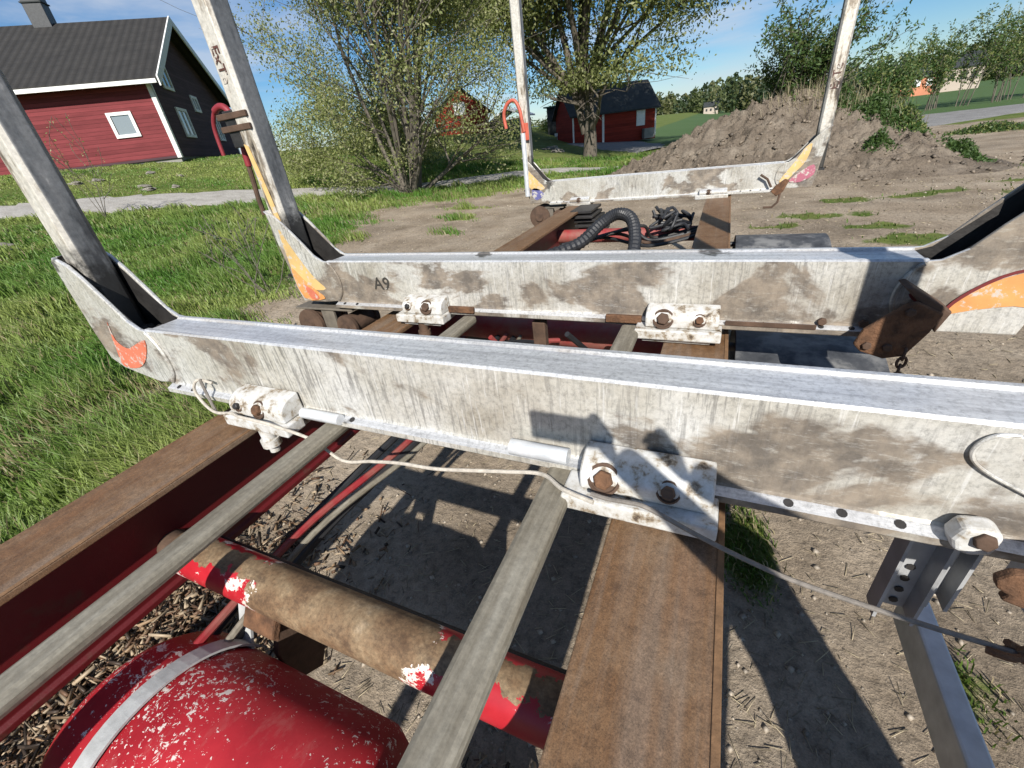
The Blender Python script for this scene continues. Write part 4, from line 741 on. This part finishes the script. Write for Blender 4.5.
# thin twig bush beside the middle left stake
tree('twig_bush', (-7.1, 4.9, .05), [((rs.gauss(-.3, .5), rs.gauss(0, .4), 1), rs.uniform(.9, 1.5), .009, (rs.gauss(0, .12), rs.gauss(0, .12), 0)) for _ in range(7)], 1, 420, .05, .02, DARKG, 'thin twiggy shrub behind the middle left stake', 'shrub', 71, (3, 2))
tree('twig_bush', (-16.5, 7.4, 1.1), [((rs.gauss(0, .2), rs.gauss(0, .2), 1), rs.uniform(1.2, 2.2), .012, (0, 0, 0)) for _ in range(4)], 1, 260, .05, .04, SPRING, 'bare thin young tree in front of the red house wall', 'sapling', 72, (5, 3))
# far wood
NF = 520; az = R(-16) + rng.random(NF) * R(54); dd = 330 + 120 * rng.random(NF); FX = np.sin(az) * dd; FY = np.cos(az) * dd; fh = 9 + 7 * rng.random(NF) + 5 * np.exp(-((np.degrees(az) + 1) / 2.5) ** 2); P = []; S = []
for i in range(NF):
    n = 90; u = rng.random(n); rad = np.sqrt(np.clip(1 - (2 * u - 1) ** 2, 0, 1)) * (3.0 + 2.0 * rng.random()) * np.sqrt(rng.random(n)); th = rng.random(n) * 6.283; P.append(np.stack([FX[i] + np.cos(th) * rad, FY[i] + np.sin(th) * rad, .5 + u * fh[i]], 1)); S.append(np.tile(np.array([(.06, .09, .04), (.12, .145, .06), (.16, .165, .075), (.045, .07, .04)])[rng.integers(0, 4)], (n, 1)))
P = np.concatenate(P); S = np.concatenate(S); d = rand_unit(len(P)); w = rand_unit(len(P)); s = 2.1
V = np.stack([P - d * s * .5, P + w * s * .5, P + d * s * .5, P - w * s * .5], 1).reshape(-1, 3); b = np.arange(len(P)) * 4
tag(tri_mesh('far_wood', V, np.concatenate([np.stack([b, b + 1, b + 2], 1), np.stack([b, b + 2, b + 3], 1)]), LEAF, color=np.repeat(S, 4, 0)), 'mixed spring wood along the far edge of the fields', 'wood', kind='stuff')

# grass blades
def blades(name, X, Y, Z, hgt, wid, tint, mat, lean=.45, label='', cat='grass'):
    n = len(X); a = rng.random(n) * 6.283; wind = R(200); dx = np.cos(a) * .6 + math.cos(wind) * .5; dy = np.sin(a) * .6 + math.sin(wind) * .5; l = lean * (.4 + rng.random(n)) * hgt; b = rng.random(n) * 6.283; wx = np.cos(b) * wid; wy = np.sin(b) * wid
    V = np.empty((n, 5, 3), np.float32)
    V[:, 0] = np.stack([X - wx, Y - wy, Z - .01], 1); V[:, 1] = np.stack([X + wx, Y + wy, Z - .01], 1)
    V[:, 2] = np.stack([X - wx * .8 + dx * l * .35, Y - wy * .8 + dy * l * .35, Z + hgt * .6], 1); V[:, 3] = np.stack([X + wx * .8 + dx * l * .35, Y + wy * .8 + dy * l * .35, Z + hgt * .6], 1)
    V[:, 4] = np.stack([X + dx * l, Y + dy * l, Z + hgt * (1 - .25 * rng.random(n))], 1)
    b = np.arange(n) * 5; Tn = np.concatenate([np.stack([b, b + 1, b + 3], 1), np.stack([b, b + 3, b + 2], 1), np.stack([b + 2, b + 3, b + 4], 1)])
    return tag(tri_mesh(name, V.reshape(-1, 3), Tn, mat, color=np.repeat(tint, 5, 0)), label, cat, kind='stuff')
def scatter(n, r0, r1, a0, a1, p=1.15):
    u = rng.random(n); e = 2 - p * 1.0; r = (r0 ** e + u * (r1 ** e - r0 ** e)) ** (1 / e); a = R(a0) + rng.random(n) * R(a1 - a0); return np.sin(a) * r, np.cos(a) * r, r
X, Y, r = scatter(430000, 2.6, 32, -118, -8, 1.5)
g_ = grass_mask(X, Y); pth = np.array(PA + PB[::-1]); onp = inside(X, Y, pth); k = (rng.random(len(X)) < np.clip(g_ * 1.5 - .25, 0, 1)) & ~onp & (X < -2.2); X, Y, r, g_ = X[k], Y[k], r[k], g_[k]
cl = np.clip(.5 + fbm(X * 1.6, Y * 1.6, 4, 31) * 1.7, 0, 1); lawn = np.clip((-X - 15) / 4, 0, 1); hg = (.07 + .23 * cl ** 1.5) * (.45 + .55 * g_) * (1 - .65 * lawn) * (.6 + .6 * rng.random(len(X)))
yel = np.clip(.5 + fbm(X * .6, Y * .6, 4, 33) * 1.3 + .25 * lawn, 0, 1); dry = (rng.random(len(X)) < (.05 + .16 * np.clip(fbm(X * .9, Y * .9, 4, 41) * 1.6, 0, 1) + .20 * np.clip(.6 - g_, 0, 1) + .45 * np.exp(-((X + 5.45 - .1 * Y) / .45) ** 2) * (Y < 4.5)))
tint = np.stack([.085 + .16 * yel, .185 + .11 * yel, .028 + .055 * yel], 1) * (.7 + .6 * rng.random(len(X)))[:, None]; tint[dry] = np.array([.30, .25, .14]) * (.7 + .5 * rng.random(dry.sum()))[:, None]
blades('grass', X, Y, H(X, Y), hg, .0030 + .00062 * r, tint, BLADE, .8, 'long green meadow grass left of the trailer and up to the house', 'grass')
X, Y, r = scatter(60000, .8, 30, -8, 50, 1.5); g_ = grass_mask(X, Y); X2, Y2, r2 = scatter(26000, .8, 3.2, -20, 70, 1.0); X = np.concatenate([X, X2]); Y = np.concatenate([Y, Y2]); r = np.concatenate([r, r2]); g_ = grass_mask(X, Y)
k = (rng.random(len(X)) < np.clip(g_ * 1.5 - .3, 0, 1)) & (mound_h(X, Y) < .02) & (rng.random(len(X)) < np.where(r > 4, .55, 1)); X, Y, r = X[k], Y[k], r[k]
tint = np.stack([np.full(len(X), .075), np.full(len(X), .125), np.full(len(X), .022)], 1) * (.6 + .8 * rng.random(len(X)))[:, None]; dry = rng.random(len(X)) < .2; tint[dry] = np.array([.30, .25, .15])
blades('grass_tufts', X, Y, H(X, Y), (.02 + .06 * rng.random(len(X)) ** 1.5), .0022 + .0008 * r, tint, BLADE, .9, 'thin tufts of grass scattered over the bare earth yard', 'grass')
X = rng.normal(2.9, .9, 700); Y = 17.6 + rng.standard_normal(700) * .4; Z = mound_h(X, Y); kk = Z > .9; X, Y, Z = X[kk], Y[kk], Z[kk]
blades('dry_grass', X, Y, Z, .15 + .5 * rng.random(len(X)) ** 1.5, np.full(len(X), .006), np.array([.34, .29, .19]) * (.7 + .5 * rng.random(len(X)))[:, None], BLADE, .5, 'pale dry grass stalks along the crest of the mound', 'dry grass')

# litter on the yard: straw, pebbles, bark
def sticks(name, X, Y, Z, L, wd, tint, label, cat, tilt=.12):
    n = len(X); a = rng.random(n) * 6.283; ux = np.cos(a) * L / 2; uy = np.sin(a) * L / 2; uz = rng.standard_normal(n) * tilt * L; px = -np.sin(a) * wd; py = np.cos(a) * wd
    V = np.empty((n, 6, 3), np.float32)
    for j, (e, s_, t_) in enumerate(((-1, -1, 0), (-1, 1, 0), (-1, 0, 1), (1, -1, 0), (1, 1, 0), (1, 0, 1))): V[:, j] = np.stack([X + e * ux + s_ * px, Y + e * uy + s_ * py, Z + e * uz * .5 + np.abs(uz) * .5 + t_ * wd * 1.4], 1)
    b = (np.arange(n) * 6)[:, None]; F = np.array([(0, 1, 4), (0, 4, 3), (1, 2, 5), (1, 5, 4), (2, 0, 3), (2, 3, 5), (0, 2, 1), (3, 4, 5)]); Tn = (b[:, :, None] + F[None]).reshape(-1, 3)
    return tag(tri_mesh(name, V.reshape(-1, 3), Tn, BITS, color=np.repeat(tint, 6, 0)), label, cat, kind='stuff')
X, Y, r = scatter(7000, .7, 17, -75, 70, 1.25); k = grass_mask(X, Y) < .6; X, Y, r = X[k], Y[k], r[k]; n = len(X)
sticks('straw_litter', X, Y, H(X, Y) + .004, .02 + .06 * rng.random(n), .0012 + .0003 * r, np.array([.44, .37, .25])[None] * (.35 + .8 * rng.random(n))[:, None], 'scraps of straw and dry stalks strewn on the earth', 'straw')
X, Y, r = scatter(15000, .7, 20, -75, 70, 1.2); k = grass_mask(X, Y) < .6; X, Y, r = X[k], Y[k], r[k]; n = len(X); s_ = (.0025 + .014 * rng.random(n) ** 6) * (1 + .08 * r)
O = np.array([(1, 0, 0), (-1, 0, 0), (0, 1, 0), (0, -1, 0), (0, 0, .7), (0, 0, -.7)]); V = (O[None] * (.7 + .6 * rng.random((n, 6, 1)))) * s_[:, None, None] + np.stack([X, Y, H(X, Y) + s_ * .15], 1)[:, None]
b = (np.arange(n) * 6)[:, None]; F = np.array([(0, 2, 4), (2, 1, 4), (1, 3, 4), (3, 0, 4), (2, 0, 5), (1, 2, 5), (3, 1, 5), (0, 3, 5)]); Tn = (b[:, :, None] + F[None]).reshape(-1, 3)
tag(tri_mesh('pebbles', V.reshape(-1, 3), Tn, BITS, color=np.repeat(np.array([.31, .265, .21])[None] * (.6 + .8 * rng.random(n))[:, None], 6, 0)), 'small stones and crumbs of earth lying on the yard', 'pebbles', kind='stuff')
n = 5200; X = np.minimum(-2.2 + .38 * rng.standard_normal(n), -1.3 - .3 * rng.random(n)); Y = .25 + .45 * rng.standard_normal(n); X2 = rng.uniform(-.75, .1, 700); Y2 = rng.uniform(-.4, .5, 700); X = np.concatenate([X, X2]); Y = np.concatenate([Y, Y2]); n = len(X)
sticks('bark_litter', X, Y, H(X, Y) + .004 + .035 * rng.random(n) ** 2, .02 + .09 * rng.random(n) ** 2.5, .002 + .008 * rng.random(n) ** 1.5, np.array([(.13, .075, .045), (.24, .16, .095), (.36, .28, .19), (.05, .035, .025)])[rng.integers(0, 4, n)] * (.6 + .7 * rng.random(n))[:, None], 'brown bark chips piled on the ground below the air tank', 'bark chips', .25)

n = 2600; X = rng.uniform(-4, 8, n); Y = rng.uniform(13.4, 19, n); Z = np.maximum(mound_h(X, Y), H(X, Y)); k = (mound_h(X, Y) > .03) | (rng.random(n) < .25); X, Y, Z = X[k], Y[k], Z[k]; n = len(X); s_ = .012 + .075 * rng.random(n) ** 4
V = (O[None] * (.6 + .8 * rng.random((n, 6, 1))) + .25 * rng.standard_normal((n, 6, 3))) * s_[:, None, None] + np.stack([X, Y, Z + s_ * .2], 1)[:, None]; b = (np.arange(n) * 6)[:, None]; Tn = (b[:, :, None] + F[None]).reshape(-1, 3)
tag(tri_mesh('earth_clods', V.reshape(-1, 3), Tn, BITS, color=np.repeat(np.array([.195, .158, .12])[None] * (.45 + .95 * rng.random(n))[:, None], 6, 0)), 'loose lumps of earth covering the mound and its foot', 'clods', kind='stuff')
# stones showing through the bank below the house
def stone(x, y, s, i, label):
    bm = bmesh.new(); bmesh.ops.create_icosphere(bm, subdivisions=3, radius=1); r_ = random.Random(i); k = [r_.uniform(.6, 1.3) for _ in range(3)]
    for v in bm.verts: f = 1 + .28 * math.sin(v.co.x * 3.1 + i) * math.cos(v.co.y * 2.7 + i * 2) + .16 * math.sin(v.co.z * 7 + v.co.x * 5 + i * 3) + r_.uniform(-.05, .05); v.co = Vector((v.co.x * k[0] * s * f, v.co.y * k[1] * s * f, v.co.z * .42 * s * f))
    me = bpy.data.meshes.new('stone'); bm.to_mesh(me); bm.free(); o = link('stone', me, STONEM, None, (x, y, float(H(x, y)) + s * .02)); tag(o, label, 'stone', 'stones breaking through the grassy bank')
for i in range(8): stone(-21.8 + rs.gauss(0, .9), 11.2 + rs.gauss(0, 1.3), rs.uniform(.10, .22), i, 'grey stone lying in the grassy bank below the red house')
for i in range(10): stone(-15.7 + rs.gauss(0, 1.0), 4.6 + rs.gauss(0, .7), rs.uniform(.08, .22), 30 + i, 'stone in the heap beside the path at the left edge')
for i in range(7): stone(-13.2 + rs.gauss(0, .9), 38.5 + rs.gauss(0, 1.2), rs.uniform(.2, .45), 50 + i, 'pale stone in the bank left of the driveway')

# ------------------------------------------------------------------ the person who holds the camera, standing right of the trailer
COAT = m_plain('dark_work_jacket', (.035, .04, .055), .9, 0, .3, 12); SKIN = m_plain('skin', (.45, .27, .19), .6, 0, .1, 20, .05); TROU = m_plain('dark_trousers', (.03, .03, .034), .9, 0, .3, 12); HAIR = m_plain('brown_hair', (.05, .032, .02), .7, 0, .3, 60)
pr = empty('person', (1.12, -.27, 0), 'person in dark work clothes beside the trailer, arms raised, whose shadow falls across the yard', 'person')
J = dict(pel=(1.12, -.28, .96, .155), sp=(1.11, -.275, 1.16, .15), ch=(1.07, -.25, 1.38, .17), nk=(1.04, -.235, 1.53, .062), hd0=(1.02, -.215, 1.62, .075), hd1=(1.015, -.21, 1.70, .098), hd2=(1.01, -.215, 1.79, .075),
 ls=(.88, -.235, 1.46, .075), le=(.57, -.18, 1.68, .052), lw=(.27, -.12, 1.93, .034), lh=(.20, -.105, 1.985, .036), rs=(1.17, -.13, 1.45, .075), re=(.86, -.06, 1.65, .052), rw=(.42, -.09, 1.91, .034), rh=(.33, -.095, 1.965, .036),
 lhp=(1.02, -.28, .90, .105), lk=(1.00, -.25, .50, .066), la=(1.00, -.28, .10, .045), lt=(.98, -.12, .045, .04), rhp=(1.22, -.28, .90, .105), rk=(1.24, -.25, .50, .066), ra=(1.26, -.29, .10, .045), rt=(1.27, -.13, .045, .04))
E_ = [('pel', 'sp'), ('sp', 'ch'), ('ch', 'nk'), ('nk', 'hd0'), ('hd0', 'hd1'), ('hd1', 'hd2'), ('ch', 'ls'), ('ls', 'le'), ('le', 'lw'), ('lw', 'lh'), ('ch', 'rs'), ('rs', 're'), ('re', 'rw'), ('rw', 'rh'), ('pel', 'lhp'), ('lhp', 'lk'), ('lk', 'la'), ('la', 'lt'), ('pel', 'rhp'), ('rhp', 'rk'), ('rk', 'ra'), ('ra', 'rt')]
def skinned(name, pts, edges, mat, parent, root=0):
    me = bpy.data.meshes.new(name); o_ = ORG[parent]; me.from_pydata([(p[0] - o_.x, p[1] - o_.y, p[2] - o_.z) for p in pts], edges, [])
    o = link(name, me, mat, parent); m_ = o.modifiers.new('skin', 'SKIN'); m_.use_smooth_shade = True
    for i, p in enumerate(pts): me.skin_vertices[0].data[i].radius = (p[3], p[3] * (.75 if p[3] > .12 else 1)); me.skin_vertices[0].data[i].use_root = i == root
    o.modifiers.new('sub', 'SUBSURF').levels = 2; o.modifiers['sub'].render_levels = 2; return o
ks = list(J); skinned('body', [J[k_] for k_ in ks], [(ks.index(a), ks.index(b)) for a, b in E_], COAT, pr)
for hx, hy, hz, sg in ((.20, -.105, 1.985, -1), (.33, -.095, 1.965, 1)):
    for q_ in range(5):
        ln_ = [.055, .075, .082, .076, .06][q_]; oz = [-.03, -.012, .004, .02, .034][q_]
        p = [(hx, hy, hz + oz * .7, .011), (hx - ln_ * .5, hy + .012, hz + oz + .02, .0095), (hx - ln_ * .85, hy + .030, hz + oz + .03, .0085), (hx - ln_, hy + .020, hz + oz + .035, .0075)]
        skinned('finger', p, [(0, 1), (1, 2), (2, 3)], SKIN, pr)
MB().lathe([(-.02, .088), (.03, .104), (.075, .09), (.105, .05), (.112, 0)], (1.012, -.222, 1.70), (-.05, -.15, 1), 18).build('hair', HAIR, pr, smooth=True)
tag(MB().box(.0, .152, -.080, -.071, 1.965, 2.04).build('phone', DGREY, None, (.07, -.075, 1.92), bevel=.004), 'dark phone held up in both hands of the person', 'phone')
